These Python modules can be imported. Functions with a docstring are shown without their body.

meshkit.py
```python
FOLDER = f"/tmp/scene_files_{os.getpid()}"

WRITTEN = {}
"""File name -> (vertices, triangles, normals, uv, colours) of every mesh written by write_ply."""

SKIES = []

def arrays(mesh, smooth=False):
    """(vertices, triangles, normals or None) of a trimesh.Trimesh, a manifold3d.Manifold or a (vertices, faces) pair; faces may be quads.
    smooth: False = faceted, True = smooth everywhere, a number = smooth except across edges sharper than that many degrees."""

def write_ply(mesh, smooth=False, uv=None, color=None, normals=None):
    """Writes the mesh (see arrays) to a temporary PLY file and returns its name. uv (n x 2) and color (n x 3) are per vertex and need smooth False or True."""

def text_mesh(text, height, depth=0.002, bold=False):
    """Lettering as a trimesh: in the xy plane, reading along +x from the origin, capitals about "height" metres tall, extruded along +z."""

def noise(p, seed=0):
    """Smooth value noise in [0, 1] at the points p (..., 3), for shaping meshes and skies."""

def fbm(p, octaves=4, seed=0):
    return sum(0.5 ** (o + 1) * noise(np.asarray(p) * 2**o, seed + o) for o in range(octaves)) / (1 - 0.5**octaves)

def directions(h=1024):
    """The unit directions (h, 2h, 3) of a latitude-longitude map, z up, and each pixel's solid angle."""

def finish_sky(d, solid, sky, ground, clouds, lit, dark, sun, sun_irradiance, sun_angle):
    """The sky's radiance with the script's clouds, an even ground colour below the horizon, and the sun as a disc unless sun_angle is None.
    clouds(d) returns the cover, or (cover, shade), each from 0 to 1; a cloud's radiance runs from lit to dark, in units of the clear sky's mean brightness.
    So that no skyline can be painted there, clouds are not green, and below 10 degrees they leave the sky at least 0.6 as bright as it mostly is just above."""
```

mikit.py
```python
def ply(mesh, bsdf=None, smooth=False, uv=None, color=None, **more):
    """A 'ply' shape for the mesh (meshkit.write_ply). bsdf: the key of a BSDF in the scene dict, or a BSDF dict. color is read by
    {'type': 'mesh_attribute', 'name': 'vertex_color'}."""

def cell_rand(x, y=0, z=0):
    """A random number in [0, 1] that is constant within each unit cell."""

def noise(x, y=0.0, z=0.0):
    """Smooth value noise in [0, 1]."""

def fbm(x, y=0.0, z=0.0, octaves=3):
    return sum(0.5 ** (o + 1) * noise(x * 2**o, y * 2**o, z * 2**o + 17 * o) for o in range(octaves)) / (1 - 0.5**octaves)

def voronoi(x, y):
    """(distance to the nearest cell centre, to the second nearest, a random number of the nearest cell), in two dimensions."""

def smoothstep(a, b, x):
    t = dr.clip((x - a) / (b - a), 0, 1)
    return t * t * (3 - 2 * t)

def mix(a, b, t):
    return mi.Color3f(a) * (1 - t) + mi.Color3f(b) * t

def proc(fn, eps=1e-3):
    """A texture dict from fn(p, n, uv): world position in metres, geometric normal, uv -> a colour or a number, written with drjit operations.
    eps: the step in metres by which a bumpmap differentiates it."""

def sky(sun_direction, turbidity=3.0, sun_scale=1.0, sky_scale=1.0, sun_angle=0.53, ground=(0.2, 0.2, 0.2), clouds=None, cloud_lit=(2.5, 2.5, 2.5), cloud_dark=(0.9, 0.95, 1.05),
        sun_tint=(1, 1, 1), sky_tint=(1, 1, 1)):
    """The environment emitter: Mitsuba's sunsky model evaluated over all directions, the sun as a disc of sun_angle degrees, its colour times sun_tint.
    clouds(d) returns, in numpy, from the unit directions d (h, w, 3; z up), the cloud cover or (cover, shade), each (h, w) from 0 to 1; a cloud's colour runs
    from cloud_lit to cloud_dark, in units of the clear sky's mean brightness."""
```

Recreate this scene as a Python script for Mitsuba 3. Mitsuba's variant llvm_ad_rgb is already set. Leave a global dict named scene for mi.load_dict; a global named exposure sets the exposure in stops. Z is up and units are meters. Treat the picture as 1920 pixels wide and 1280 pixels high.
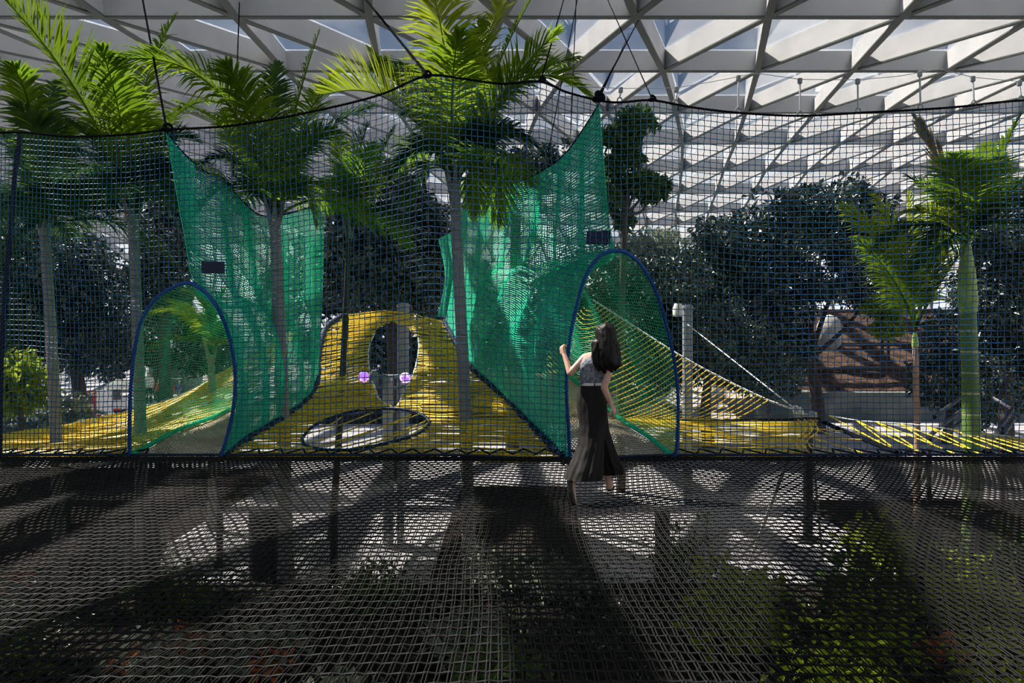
import math
import numpy as np, trimesh, manifold3d as m3
import mitsuba as mi, drjit as dr
import mikit, meshkit
from mikit import proc, noise, fbm, smoothstep, mix, cell_rand

T = mi.ScalarTransform4f
scene, labels = {}, {}
# ------------------------------------------------------------------ camera, sky, exposure
EYE, F = 1.45, 1280.0
scene['camera'] = {'type': 'perspective', 'fov': 2 * math.degrees(math.atan(960 / F)), 'fov_axis': 'x', 'near_clip': 0.05, 'far_clip': 2000.0,
                   'to_world': T().look_at(origin=[0, 0, EYE], target=[0, 10, EYE], up=[0, 0, 1])}


def clouds(d):
    n = meshkit.fbm(d * [5.0, 5.0, 9.0] + [3.1, 0.7, 1.9], 5, seed=4)
    el = np.degrees(np.arcsin(np.clip(d[..., 2], -1, 1)))
    low = np.clip(1 - (el - 11) / 9, 0, 1)
    c = np.clip((n - 0.53 + 0.45 * low) / 0.25, 0, 1)
    return c, np.clip((meshkit.fbm(d * 9 + 5, 3, seed=9) - 0.35) * 1.2, 0, 1) * 0.6


SUN = np.array([-0.52, 0.30, 0.80])
scene['sky'] = mikit.sky(SUN, turbidity=3.0, sun_scale=2.0, sky_scale=0.6, clouds=clouds, cloud_lit=(4.4, 4.7, 5.0), cloud_dark=(2.8, 3.1, 3.4), ground=(0.08, 0.08, 0.08), sun_tint=(0.88, 0.97, 1.14))
exposure = 2.0

# ------------------------------------------------------------------ helpers
rng = np.random.default_rng(11)


def P(px, py, Y):
    return np.array([(px - 960) / F * Y, Y, EYE - (py - 640) / F * Y])


def pix(p):
    p = np.asarray(p, float)
    return np.stack([960 + p[..., 0] / p[..., 1] * F, 640 - (p[..., 2] - EYE) / p[..., 1] * F], -1)


def unit(v):
    v = np.asarray(v, float)
    return v / np.maximum(np.linalg.norm(v, axis=-1, keepdims=True), 1e-12)


def cat(*parts):
    vs, fs, n = [], [], 0
    for p in parts:
        if p is None or len(p[0]) == 0:
            continue
        f = np.asarray(p[1])
        if f.shape[1] == 4:
            f = np.vstack([f[:, [0, 1, 2]], f[:, [0, 2, 3]]])
        vs.append(np.asarray(p[0], float)); fs.append(f + n); n += len(p[0])
    return np.vstack(vs), np.vstack(fs)


def tm(m):
    return np.array(m.vertices), np.array(m.faces)


def segs(A, B, r, sides=4):
    """Separate straight cords from A[i] to B[i]."""
    A, B = np.asarray(A, float).reshape(-1, 3), np.asarray(B, float).reshape(-1, 3)
    r = np.broadcast_to(np.asarray(r, float), (len(A),))
    t = unit(B - A)
    ref = np.where(np.abs(t[:, 2:]) < 0.9, [[0, 0, 1.0]], [[1.0, 0, 0]])
    a = unit(np.cross(t, ref)); b = np.cross(t, a)
    g = np.arange(sides) * 2 * np.pi / sides
    off = r[:, None, None] * (np.cos(g)[None, :, None] * a[:, None] + np.sin(g)[None, :, None] * b[:, None])
    v = np.stack([A[:, None] + off, B[:, None] + off], 1).reshape(-1, 3)
    k = np.arange(sides); k2 = (k + 1) % sides
    q = np.stack([k, k2, k2 + sides, k + sides], 1)
    f = (q[None] + (np.arange(len(A)) * 2 * sides)[:, None, None]).reshape(-1, 4)
    return v, np.vstack([f[:, [0, 1, 2]], f[:, [0, 2, 3]]])


def tube(pts, r, sides=6, caps=True):
    """One continuous tube along a polyline."""
    p = np.asarray(pts, float); n = len(p)
    r = np.broadcast_to(np.asarray(r, float), (n,))
    t = unit(np.gradient(p, axis=0))
    ref = np.array([0, 0, 1.0]) if abs(t[:, 2].mean()) < 0.8 else np.array([1.0, 0, 0])
    a = unit(np.cross(t, ref)); b = np.cross(t, a)
    g = np.arange(sides) * 2 * np.pi / sides
    v = (p[:, None] + r[:, None, None] * (np.cos(g)[None, :, None] * a[:, None] + np.sin(g)[None, :, None] * b[:, None])).reshape(-1, 3)
    i, j = np.meshgrid(np.arange(n - 1), np.arange(sides), indexing='ij')
    q = np.stack([i * sides + j, i * sides + (j + 1) % sides, (i + 1) * sides + (j + 1) % sides, (i + 1) * sides + j], -1).reshape(-1, 4)
    f = np.vstack([q[:, [0, 1, 2]], q[:, [0, 2, 3]]])
    if caps:
        e = [[0, k + 1, k] for k in range(1, sides - 1)] + [[(n - 1) * sides, (n - 1) * sides + k, (n - 1) * sides + k + 1] for k in range(1, sides - 1)]
        f = np.vstack([f, e])
    return v, f


def curve(pts, n=24):
    """A smooth polyline through the given points (Catmull-Rom)."""
    p = np.asarray(pts, float)
    p = np.vstack([2 * p[0] - p[1], p, 2 * p[-1] - p[-2]])
    s = np.linspace(0, len(p) - 3 - 1e-9, n)
    i = s.astype(int); t = (s - i)[:, None]
    a, b, c, d = p[i], p[i + 1], p[i + 2], p[i + 3]
    return 0.5 * (2 * b + (c - a) * t + (2 * a - 5 * b + 4 * c - d) * t**2 + (3 * b - a - 3 * c + d) * t**3)


def at_lengths(c, n):
    """The polyline resampled to n points evenly by length."""
    s = np.r_[0, np.cumsum(np.linalg.norm(np.diff(c, axis=0), axis=1))]
    q = np.linspace(0, s[-1], n)
    return np.stack([np.interp(q, s, c[:, k]) for k in range(3)], 1)


def twist(pts, r, turns=8.0, strands=3, step=0.02):
    """A laid rope: strands winding round a polyline."""
    pts = np.asarray(pts, float)
    L = np.linalg.norm(np.diff(pts, axis=0), axis=1).sum()
    c = at_lengths(pts, max(6, int(L / step)))
    t = unit(np.gradient(c, axis=0))
    ref = np.array([0, 1.0, 0]) if abs(t[:, 1].mean()) < 0.8 else np.array([1.0, 0, 0])
    a = unit(np.cross(t, ref)); b = np.cross(t, a)
    ph = np.linspace(0, L * turns * 2 * np.pi, len(c))
    out = []
    for k in range(strands):
        w = ph + k * 2 * np.pi / strands
        out.append(tube(c + 0.5 * r * (np.cos(w)[:, None] * a + np.sin(w)[:, None] * b), r * 0.58, 4))
    return cat(*out)


def box(c, s, R=None):
    v, f = tm(trimesh.creation.box(extents=s))
    if R is not None:
        v = v @ np.asarray(R).T
    return v + np.asarray(c), f


def bevel_box(c, s, e=0.01, R=None):
    s = np.asarray(s, float)
    pts = []
    for k in range(3):
        h = s / 2 - e; h[k] = s[k] / 2
        pts += [[x * h[0], y * h[1], z * h[2]] for x in (-1, 1) for y in (-1, 1) for z in (-1, 1)]
    m = m3.Manifold.hull_points(np.array(pts)).to_mesh()
    v = m.vert_properties[:, :3].astype(float)
    if R is not None:
        v = v @ np.asarray(R).T
    return v + np.asarray(c), m.tri_verts


def ball(c, r, sub=2):
    v, f = tm(trimesh.creation.icosphere(sub, 1.0))
    return v * r + np.asarray(c), f


def lathe(profile, c=(0, 0, 0), n=20):
    v, f = tm(trimesh.creation.revolve(np.asarray(profile, float), sections=n))
    return v + np.asarray(c), f


USED = set()


def number(name):
    k, i = name, 0
    while k in USED:
        i += 1
        k = f'{name}_{i:03d}'
    USED.add(k)
    return k


def lab(key, label=None, category=None, group=None, kind=None):
    d = labels.setdefault(key, {})
    for n, v in (('label', label), ('category', category), ('group', group), ('kind', kind)):
        if v:
            d[n] = v
    return key


def thing(name, label, category, group=None):
    return lab(number(name), label, category, group)


def part(parent, name, mesh, mat, smooth=False, label=None, kind=None):
    k = number(f'{parent}__{name}')
    scene[k] = mikit.ply(mesh, mat, smooth=smooth)
    if label or kind:
        lab(k, label, kind=kind)
    return k


def solo(name, mesh, mat, label=None, category=None, group=None, kind=None, smooth=False):
    k = number(name)
    scene[k] = mikit.ply(mesh, mat, smooth=smooth)
    return lab(k, label, category, group, kind)


# ------------------------------------------------------------------ materials
def rgb(*c):
    return {'type': 'rgb', 'value': list(c)}


def plain(name, c, rough=0.6, spec=0.4, metal=0.0, **kw):
    scene[name] = {'type': 'twosided', 'bsdf': {'type': 'principled', 'base_color': c if isinstance(c, dict) else rgb(*c), 'roughness': rough, 'specular': spec, 'metallic': metal, **kw}}


def varied(a, b, s, oct=3):
    return proc(lambda p, n, uv: mix(a, b, smoothstep(0.3, 0.7, fbm(p.x * s, p.y * s, p.z * s, oct))))


def leafy(name, a, b, trans, rough=0.35, s=2.0):
    scene[name] = {'type': 'principledthin', 'base_color': varied(a, b, s), 'roughness': rough, 'diff_trans': trans, 'spec_trans': 0.0, 'eta': 1.45}


plain('steel_white', varied((0.39, 0.40, 0.41), (0.45, 0.455, 0.46), 0.6), 0.45, 0.4)
scene['glass'] = {'type': 'thindielectric', 'int_ior': 1.5}
plain('cord_black', varied((0.0085, 0.009, 0.0098), (0.016, 0.0165, 0.017), 1.5), 0.6, 0.16)
scene['rope_black'] = {'type': 'twosided', 'bsdf': {'type': 'diffuse', 'reflectance': rgb(0.010, 0.011, 0.014)}}
plain('rope_navy', (0.012, 0.024, 0.06), 0.6, 0.3)
plain('cord_blue', varied((0.015, 0.11, 0.31), (0.017, 0.16, 0.29), 0.5), 0.5, 0.4)
plain('rope_blue', (0.012, 0.085, 0.34), 0.5, 0.4)
plain('cord_green', varied((0.006, 0.50, 0.28), (0.012, 0.64, 0.38), 0.8), 0.4, 0.35)
plain('cord_beige', varied((0.50, 0.43, 0.34), (0.62, 0.54, 0.43), 3.0), 0.7, 0.2)
plain('rope_yellow', varied((0.70, 0.50, 0.015), (0.82, 0.62, 0.04), 2.0), 0.5, 0.4)
plain('rope_white', (0.72, 0.73, 0.72), 0.6, 0.3)
plain('galvanised', (0.42, 0.45, 0.47), 0.4, 0.5, 0.6)
plain('steel_grey', varied((0.20, 0.235, 0.25), (0.26, 0.29, 0.31), 1.2), 0.5, 0.4)
plain('underside_shade_grey', (0.085, 0.10, 0.095), 0.5, 0.3)  # dark grey that carries the shade of the beam undersides
plain('steel_dark', (0.025, 0.026, 0.028), 0.5, 0.4)
plain('paving', proc(lambda p, n, uv: mix((0.24, 0.24, 0.25), (0.31, 0.31, 0.315), cell_rand(dr.floor(p.x / 0.6), dr.floor(p.y / 0.6), 0)) * (0.75 + 0.25 * smoothstep(0.0, 0.03, dr.minimum(dr.abs(p.x / 0.6 - dr.round(p.x / 0.6)), dr.abs(p.y / 0.6 - dr.round(p.y / 0.6)))))), 0.8, 0.2)
plain('soil', varied((0.010, 0.009, 0.007), (0.030, 0.025, 0.020), 9.0), 0.95, 0.1)
plain('mulch', varied((0.025, 0.016, 0.011), (0.085, 0.052, 0.034), 3.5, 5), 0.95, 0.1)
plain('concrete', varied((0.11, 0.14, 0.13), (0.20, 0.225, 0.205), 0.9, 5), 0.85, 0.2)
plain('bark', proc(lambda p, n, uv: mix((0.05, 0.042, 0.034), (0.11, 0.095, 0.075), fbm(p.x * 12, p.y * 12, p.z * 3))), 0.9, 0.1)
plain('palm_bark', proc(lambda p, n, uv: mix((0.30, 0.285, 0.27), (0.17, 0.155, 0.145), smoothstep(0.62, 0.9, noise(p.x * 3, p.y * 3, p.z * 9.5) * 0.6 + 0.5 * smoothstep(0.75, 0.95, dr.abs(2 * (p.z * 7.1 - dr.floor(p.z * 7.1)) - 1))))), 0.85, 0.2)
plain('palm_green', proc(lambda p, n, uv: mix((0.10, 0.19, 0.04), (0.42, 0.44, 0.26), smoothstep(0.86, 0.97, dr.abs(2 * (p.z * 3.1 - dr.floor(p.z * 3.1)) - 1)))), 0.55, 0.4)
plain('palm_pink', varied((0.42, 0.27, 0.2), (0.30, 0.2, 0.14), 4.0), 0.8, 0.2)
plain('crownshaft', varied((0.20, 0.33, 0.06), (0.28, 0.42, 0.10), 5.0), 0.45, 0.5)
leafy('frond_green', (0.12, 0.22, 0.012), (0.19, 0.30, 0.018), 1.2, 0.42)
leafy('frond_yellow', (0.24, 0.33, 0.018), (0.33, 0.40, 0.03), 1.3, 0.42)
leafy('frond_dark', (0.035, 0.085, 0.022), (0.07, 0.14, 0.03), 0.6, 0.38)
leafy('frond_dry', (0.22, 0.17, 0.09), (0.30, 0.25, 0.14), 0.5, 0.6)
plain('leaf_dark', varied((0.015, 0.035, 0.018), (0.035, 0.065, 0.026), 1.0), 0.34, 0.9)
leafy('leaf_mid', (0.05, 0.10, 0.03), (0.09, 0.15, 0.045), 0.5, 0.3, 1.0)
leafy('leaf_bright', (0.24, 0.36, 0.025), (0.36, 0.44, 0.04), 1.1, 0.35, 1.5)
leafy('leaf_pale', (0.17, 0.21, 0.14), (0.32, 0.36, 0.28), 0.6, 0.25, 2.0)
leafy('petal_orange', (0.55, 0.16, 0.06), (0.62, 0.24, 0.10), 0.5, 0.5)
plain('skin', varied((0.60, 0.37, 0.27), (0.64, 0.40, 0.30), 14.0), 0.5, 0.4)
plain('hair', (0.007, 0.006, 0.006), 0.5, 0.25)
plain('top_grey', proc(lambda p, n, uv: mix((0.10, 0.115, 0.15), (0.30, 0.32, 0.37), smoothstep(0.3, 0.7, fbm(p.x * 60, p.y * 60, p.z * 40)))), 0.8, 0.2)
plain('trouser_black', (0.011, 0.0105, 0.011), 0.7, 0.2, sheen=0.1)
plain('shoe_black', (0.01, 0.01, 0.011), 0.4, 0.5)
plain('white_paint', (0.72, 0.72, 0.71), 0.5, 0.4)
plain('red_cloth', (0.50, 0.06, 0.045), 0.8, 0.2)
plain('violet_cloth', (0.13, 0.09, 0.42), 0.8, 0.2)
plain('tyre', (0.012, 0.012, 0.012), 0.8, 0.2)
plain('pane_dark', (0.02, 0.03, 0.035), 0.1, 0.6)
plain('stone', varied((0.30, 0.29, 0.26), (0.42, 0.41, 0.38), 3.0, 4), 0.9, 0.2)

# ------------------------------------------------------------------ the roof of glass on a triangular grid of deep steel beams
GZ = -2.3      # ground level
ROWS = [(-46, -2.3, -17), (-43, 2.0, -15.5), (-35, 5.2, -12.6), (-25, 7.0, -9.5), (-15, 7.6, -6.6), (-5, 7.9, -3.8), (4, 8.5, -1.2), (12.3, 9.7, 1.3), (20.5, 11.2, 3.70), (28.9, 12.9, 6.39), (39.4, 14.65, 9.48), (52, 16.5, 13.0), (65, 17.7, 16.15),
        (74, 17.5, 18.1), (83, 17.2, 19.9), (92, 17.2, 22.1), (100, 15.8, 24.2), (106, 12.6, 26.0), (110, 8.3, 27.6), (112.5, 3.6, 29.2), (113.5, -2.3, 30.6)]
SP = 4.0


def node(r, c):
    Y, z, x0 = ROWS[r]
    x = x0 + SP * c
    return np.array([x, Y, max(z - 0.07 * max(0.0, abs(x) - max(34, 0.8 * Y + 8)) ** 2, min(z, GZ))])


def span(r):
    Y = ROWS[r][0]
    w = max(0.75 * Y + 10, 46)
    return int(math.floor((-w - ROWS[r][2]) / SP)), int(math.ceil((w - ROWS[r][2]) / SP))


def row_normal(r):
    a, b = ROWS[max(r - 1, 0)], ROWS[min(r + 1, len(ROWS) - 1)]
    t = np.array([0, b[0] - a[0], b[1] - a[1]])
    return unit(np.cross([1, 0, 0], t))


def beam(a, b, na, nb, w, d):
    t = unit(b - a)
    n = unit(na + nb); n = unit(n - t * (n @ t)); s = np.cross(t, n)
    v = [p + s * sx * w / 2 + n * h for p in (a, b) for h in (0, d) for sx in (-1, 1)]
    f = [[0, 2, 3], [0, 3, 1], [4, 5, 7], [4, 7, 6], [0, 1, 5], [0, 5, 4], [2, 6, 7], [2, 7, 3], [0, 4, 6], [0, 6, 2], [1, 3, 7], [1, 7, 5]]
    return np.array(v), np.array(f)


def deep(Y):
    return float(np.interp(Y, [29, 52], [0.78, 1.10]))


beams, panes = [], []
for r in range(len(ROWS)):
    c0, c1 = span(r)
    nr = row_normal(r)
    for c in range(c0, c1):
        beams.append((node(r, c), node(r, c + 1), nr, nr, 'ring'))
    if r + 1 < len(ROWS):
        n2 = row_normal(r + 1)
        for c in range(c0, c1 + 1):
            beams.append((node(r, c), node(r + 1, c), nr, n2, 'rib'))
            beams.append((node(r, c), node(r + 1, c - 1), nr, n2, 'rib'))
            up, up2 = deep(ROWS[r][0]) + 0.03, deep(ROWS[r + 1][0]) + 0.03
            panes.append(np.array([node(r, c) + nr * up, node(r, c + 1) + nr * up, node(r + 1, c) + n2 * up2]))
            panes.append(np.array([node(r, c) + nr * up, node(r + 1, c) + n2 * up2, node(r + 1, c - 1) + n2 * up2]))


def visible_size(pts):
    pts = np.asarray(pts)
    if pts[:, 1].max() < 3:
        return -pts[:, 1].mean() * -0.001 - 10
    q = pix(np.where(pts[:, 1:2] < 1, [[0, 1e6, 0]], pts))
    m = pts.mean(0)
    x, y = pix(m) if m[1] > 1 else (-9e3, -9e3)
    inside = -150 < x < 2070 and -150 < y < 640
    return (1 if inside else 0) * 1000 + 1000 / max(m[1], 1)


scene_dome = 'ceiling'
lab('ceiling', 'vaulted glass roof on a triangular grid of deep white steel beams', kind='structure')
USED.add('ceiling')
order = sorted(range(len(beams)), key=lambda i: -visible_size([beams[i][0], beams[i][1]]))
rest, rest_f = [], []
for i, k in enumerate(order):
    a, b, na, nb, kind = beams[k]
    m = beam(a, b, na, nb, 0.19, min(deep(a[1]), deep(b[1])))
    if i < 298:
        k_ = part('ceiling', 'steel_beam', m, 'steel_white')
        part(k_, 'underside_shade', beam(a, b, na, nb, 0.235, -0.05), 'underside_shade_grey')  # dark strip below the beam, underside shade put into its colour
    else:
        rest.append(m)
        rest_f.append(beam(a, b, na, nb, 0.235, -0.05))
part('ceiling', 'distant_steel_beams', cat(*rest), 'steel_white', kind='stuff')
part('ceiling', 'distant_underside_shade', cat(*rest_f), 'underside_shade_grey', kind='stuff')  # same painted underside shade for the remaining beams
order = sorted(range(len(panes)), key=lambda i: -visible_size(panes[i]))
rest = []
for i, k in enumerate(order):
    m = (panes[k], np.array([[0, 1, 2]]))
    if i < 298:
        part('ceiling', 'glass_pane', m, 'glass')
    else:
        rest.append(m)
part('ceiling', 'distant_glass_panes', cat(*rest), 'glass', kind='stuff')

# ------------------------------------------------------------------ ground, planting bed, dark shade patches, retaining wall, slope
solo('floor', box((0, 45, GZ - 0.15), (220, 150, 0.3)), 'paving', 'pale paved garden floor far below the nets', kind='structure')


def bed_mesh(x0, x1, y0, y1, z, n=60, amp=0.12, seed=1):
    xs, ys = np.meshgrid(np.linspace(x0, x1, n), np.linspace(y0, y1, n), indexing='ij')
    e = np.minimum(np.minimum(xs - x0, x1 - xs), np.minimum(ys - y0, y1 - ys))
    zz = z + amp * meshkit.fbm(np.stack([xs * 0.8, ys * 0.8, xs * 0], -1), 3, seed) * np.clip(e / 0.5, 0, 1) + 0.06 * np.clip(e / 0.08, 0, 1)
    i, j = np.meshgrid(np.arange(n - 1), np.arange(n - 1), indexing='ij')
    q = np.stack([i * n + j, (i + 1) * n + j, (i + 1) * n + j + 1, i * n + j + 1], -1).reshape(-1, 4)
    return np.stack([xs, ys, zz], -1).reshape(-1, 3), q


solo('floor_bed_and_shade', bed_mesh(-10, 10, 1.0, 10.6, GZ - 0.02), 'soil', 'dark soil of the planting bed under the black net', kind='structure', smooth=True)
for q_, (x0, x1, y0, y1, lb_) in enumerate([(-1.3, 1.4, 10.7, 17.5, 'dark soil patch added for floor shade beyond the walking net, in the middle'), (-15, -6.4, 10.7, 20, 'dark soil patch added for floor shade beyond the walking net at the left'), (6.6, 15, 10.7, 16, 'dark soil patch added for floor shade beyond the walking net at the right')]):
    solo('floor_bed_and_shade', bed_mesh(x0, x1, y0, y1, GZ + 0.01, 30, .1, 5 + q_), 'soil', lb_, kind='structure', smooth=True)  # dark patches laid over the paving in place of shade on the floor
solo('floor_bed_and_shade', bed_mesh(-16, 9, 31, 60, GZ + 0.02, 40), 'soil', 'planting bed far behind the rope nets, its dark soil standing in for tree shade', kind='structure', smooth=True)  # dark bed colour also stands in for tree shadow on the far floor
solo('wall_garden', cat(box((21, 32.2, GZ + 0.65), (19, 0.4, 1.3)), box((21, 32.15, GZ + 1.33), (19.1, 0.55, 0.08))), 'concrete', 'low mossy concrete retaining wall at the foot of the brown slope', kind='structure')


def slope_mesh():
    n = 50
    u, v = np.meshgrid(np.linspace(0, 1, n), np.linspace(0, 1, n), indexing='ij')
    xs, ys = 10 + 26 * u, 32.4 + 15 * v
    zz = GZ + 1.25 + 4.6 * v ** 1.1 + 0.25 * meshkit.fbm(np.stack([xs * 0.5, ys * 0.5, xs * 0], -1), 4, 3)
    i, j = np.meshgrid(np.arange(n - 1), np.arange(n - 1), indexing='ij')
    q = np.stack([i * n + j, (i + 1) * n + j, (i + 1) * n + j + 1, i * n + j + 1], -1).reshape(-1, 4)
    return np.stack([xs, ys, zz], -1).reshape(-1, 3), q


solo('floor_slope', slope_mesh(), 'mulch', 'brown mulched slope rising behind the low concrete wall', kind='structure', smooth=True)
for q, (y, z) in enumerate([(35.3, GZ + 1.25 + 0.8), (39.5, GZ + 1.25 + 2.05)]):
    c = curve([[11, y, z - 0.05], [15, y + 0.3, z + 0.25], [20, y - 0.1, z + 0.3], [27, y + 0.4, z + 0.3]], 24)
    solo('terrace_log', tube(c, 0.13, 8), 'bark', ['long dark log laid across the foot of the brown slope', 'long dark log laid across the upper part of the brown slope'][q], 'log', smooth=40)
st = ball((0, 0, 0), 1, 3)
sv = st[0] * (1 + 0.35 * (meshkit.fbm(st[0] * 1.7 + 4, 3, 2) - 0.5))[:, None]
solo('boulder', (sv * [0.7, 0.5, 0.95] + P(1555, 625, 36), st[1]), 'stone', 'pale upright boulder beside the tree trunk on the slope', 'boulder', smooth=True)

# ------------------------------------------------------------------ the black walking net
NETY = 8.6


def net_z(x, y):
    x, y = np.asarray(x, float), np.asarray(y, float)
    z = -0.10 * np.exp(-((x - 0.75) / 0.9) ** 2 - ((y - 7.0) / 0.8) ** 2)
    z = z - 0.10 * np.sin(np.pi * np.clip((y - 0.8) / (NETY - 0.8), 0, 1)) * (0.6 + 0.5 * meshkit.noise(np.stack([x * 0.35, y * 0.3, x * 0], -1), 5))
    return z + 0.03 * (meshkit.fbm(np.stack([x * 0.9, y * 0.9, x * 0 + 2], -1), 2, 8) - 0.5) * np.clip((NETY - y) * 2, 0, 1)


def black_net():
    dx, dy = 0.056, 0.098
    ni, nj = 308, 90
    i, j = np.meshgrid(np.arange(ni), np.arange(nj), indexing='ij')
    x0, y0 = -8.6 + i * dx, 0.6 + j * dy
    wob = 0.028 * (meshkit.fbm(np.stack([x0 * 1.1, y0 * 1.1, x0 * 0], -1), 3, 21) - 0.5) * 4
    x = x0 + 0.05 * (y0 - 5) + 0.10 * np.sin(y0 * 0.8 + 0.3 * x0) + wob * 0.5
    y = y0 - 0.035 * x0 + 0.10 * np.sin(x0 * 0.55 + 0.8) * np.clip((9 - y0) / 3, 0, 1) + wob * 0.6
    ok = (y < NETY) & (y > 0.8) & (np.abs(x) < 8.3)
    z = net_z(x, y)
    z = z + 0.004 * np.where((i + j) % 2 == 0, 1, -1)
    p = np.stack([x, y, z], -1)
    out = []
    m = ok[:-1] & ok[1:]
    out.append(segs(p[:-1][m], p[1:][m], 0.0068, 4))
    m = ok[:, :-1] & ok[:, 1:]
    a, b = p[:, :-1][m], p[:, 1:][m]
    for s in (-1, 1):
        o = np.array([s * 0.0085, 0, 0])
        out.append(segs(a + o, b + o, 0.0044, 4))
    return cat(*out)


k = thing('walking_net', 'black square-mesh walking net stretched across the whole foreground', 'net')
part(k, 'net_mesh', black_net(), 'cord_black', smooth=True, kind='stuff')
xs = np.linspace(-8.3, 8.3, 120)
part(k, 'edge_rope', twist(np.stack([xs, xs * 0 + NETY + 0.02, net_z(xs, xs * 0 + NETY) - 0.03], 1), 0.028, 5, step=0.04), 'rope_black', smooth=True, label='thick black rope along the far edge')


# ------------------------------------------------------------------ the blue net wall
TOP = np.array([(-300, 275), (-120, 262), (20, 248), (130, 256), (240, 252), (312, 243), (420, 237), (520, 222), (640, 197), (720, 175), (800, 142), (870, 148), (940, 157), (1015, 153),
                (1060, 172), (1122, 188), (1160, 192), (1222, 188), (1290, 200), (1380, 211), (1500, 217), (1620, 211), (1700, 207), (1800, 200), (1920, 188), (2220, 172)], float)
WY = 8.62
LARCH = np.array([(243, 862), (243, 780), (247, 700), (255, 640), (268, 595), (290, 562), (320, 540), (350, 530), (372, 538), (395, 558), (415, 590), (432, 640), (441, 700), (438, 760), (428, 810), (413, 860)], float)
RARCH = np.array([(1070, 872), (1066, 800), (1062, 720), (1068, 640), (1080, 580), (1095, 525), (1115, 490), (1135, 474), (1160, 470), (1185, 480), (1212, 510), (1235, 560), (1252, 620), (1265, 680), (1271, 740), (1271, 800), (1267, 862)], float)


def wall3(pp, dy=0.0):
    pp = np.asarray(pp, float)
    return np.stack([(pp[:, 0] - 960) / F * WY, np.full(len(pp), WY + dy), EYE - (pp[:, 1] - 640) / F * WY], 1)


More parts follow.
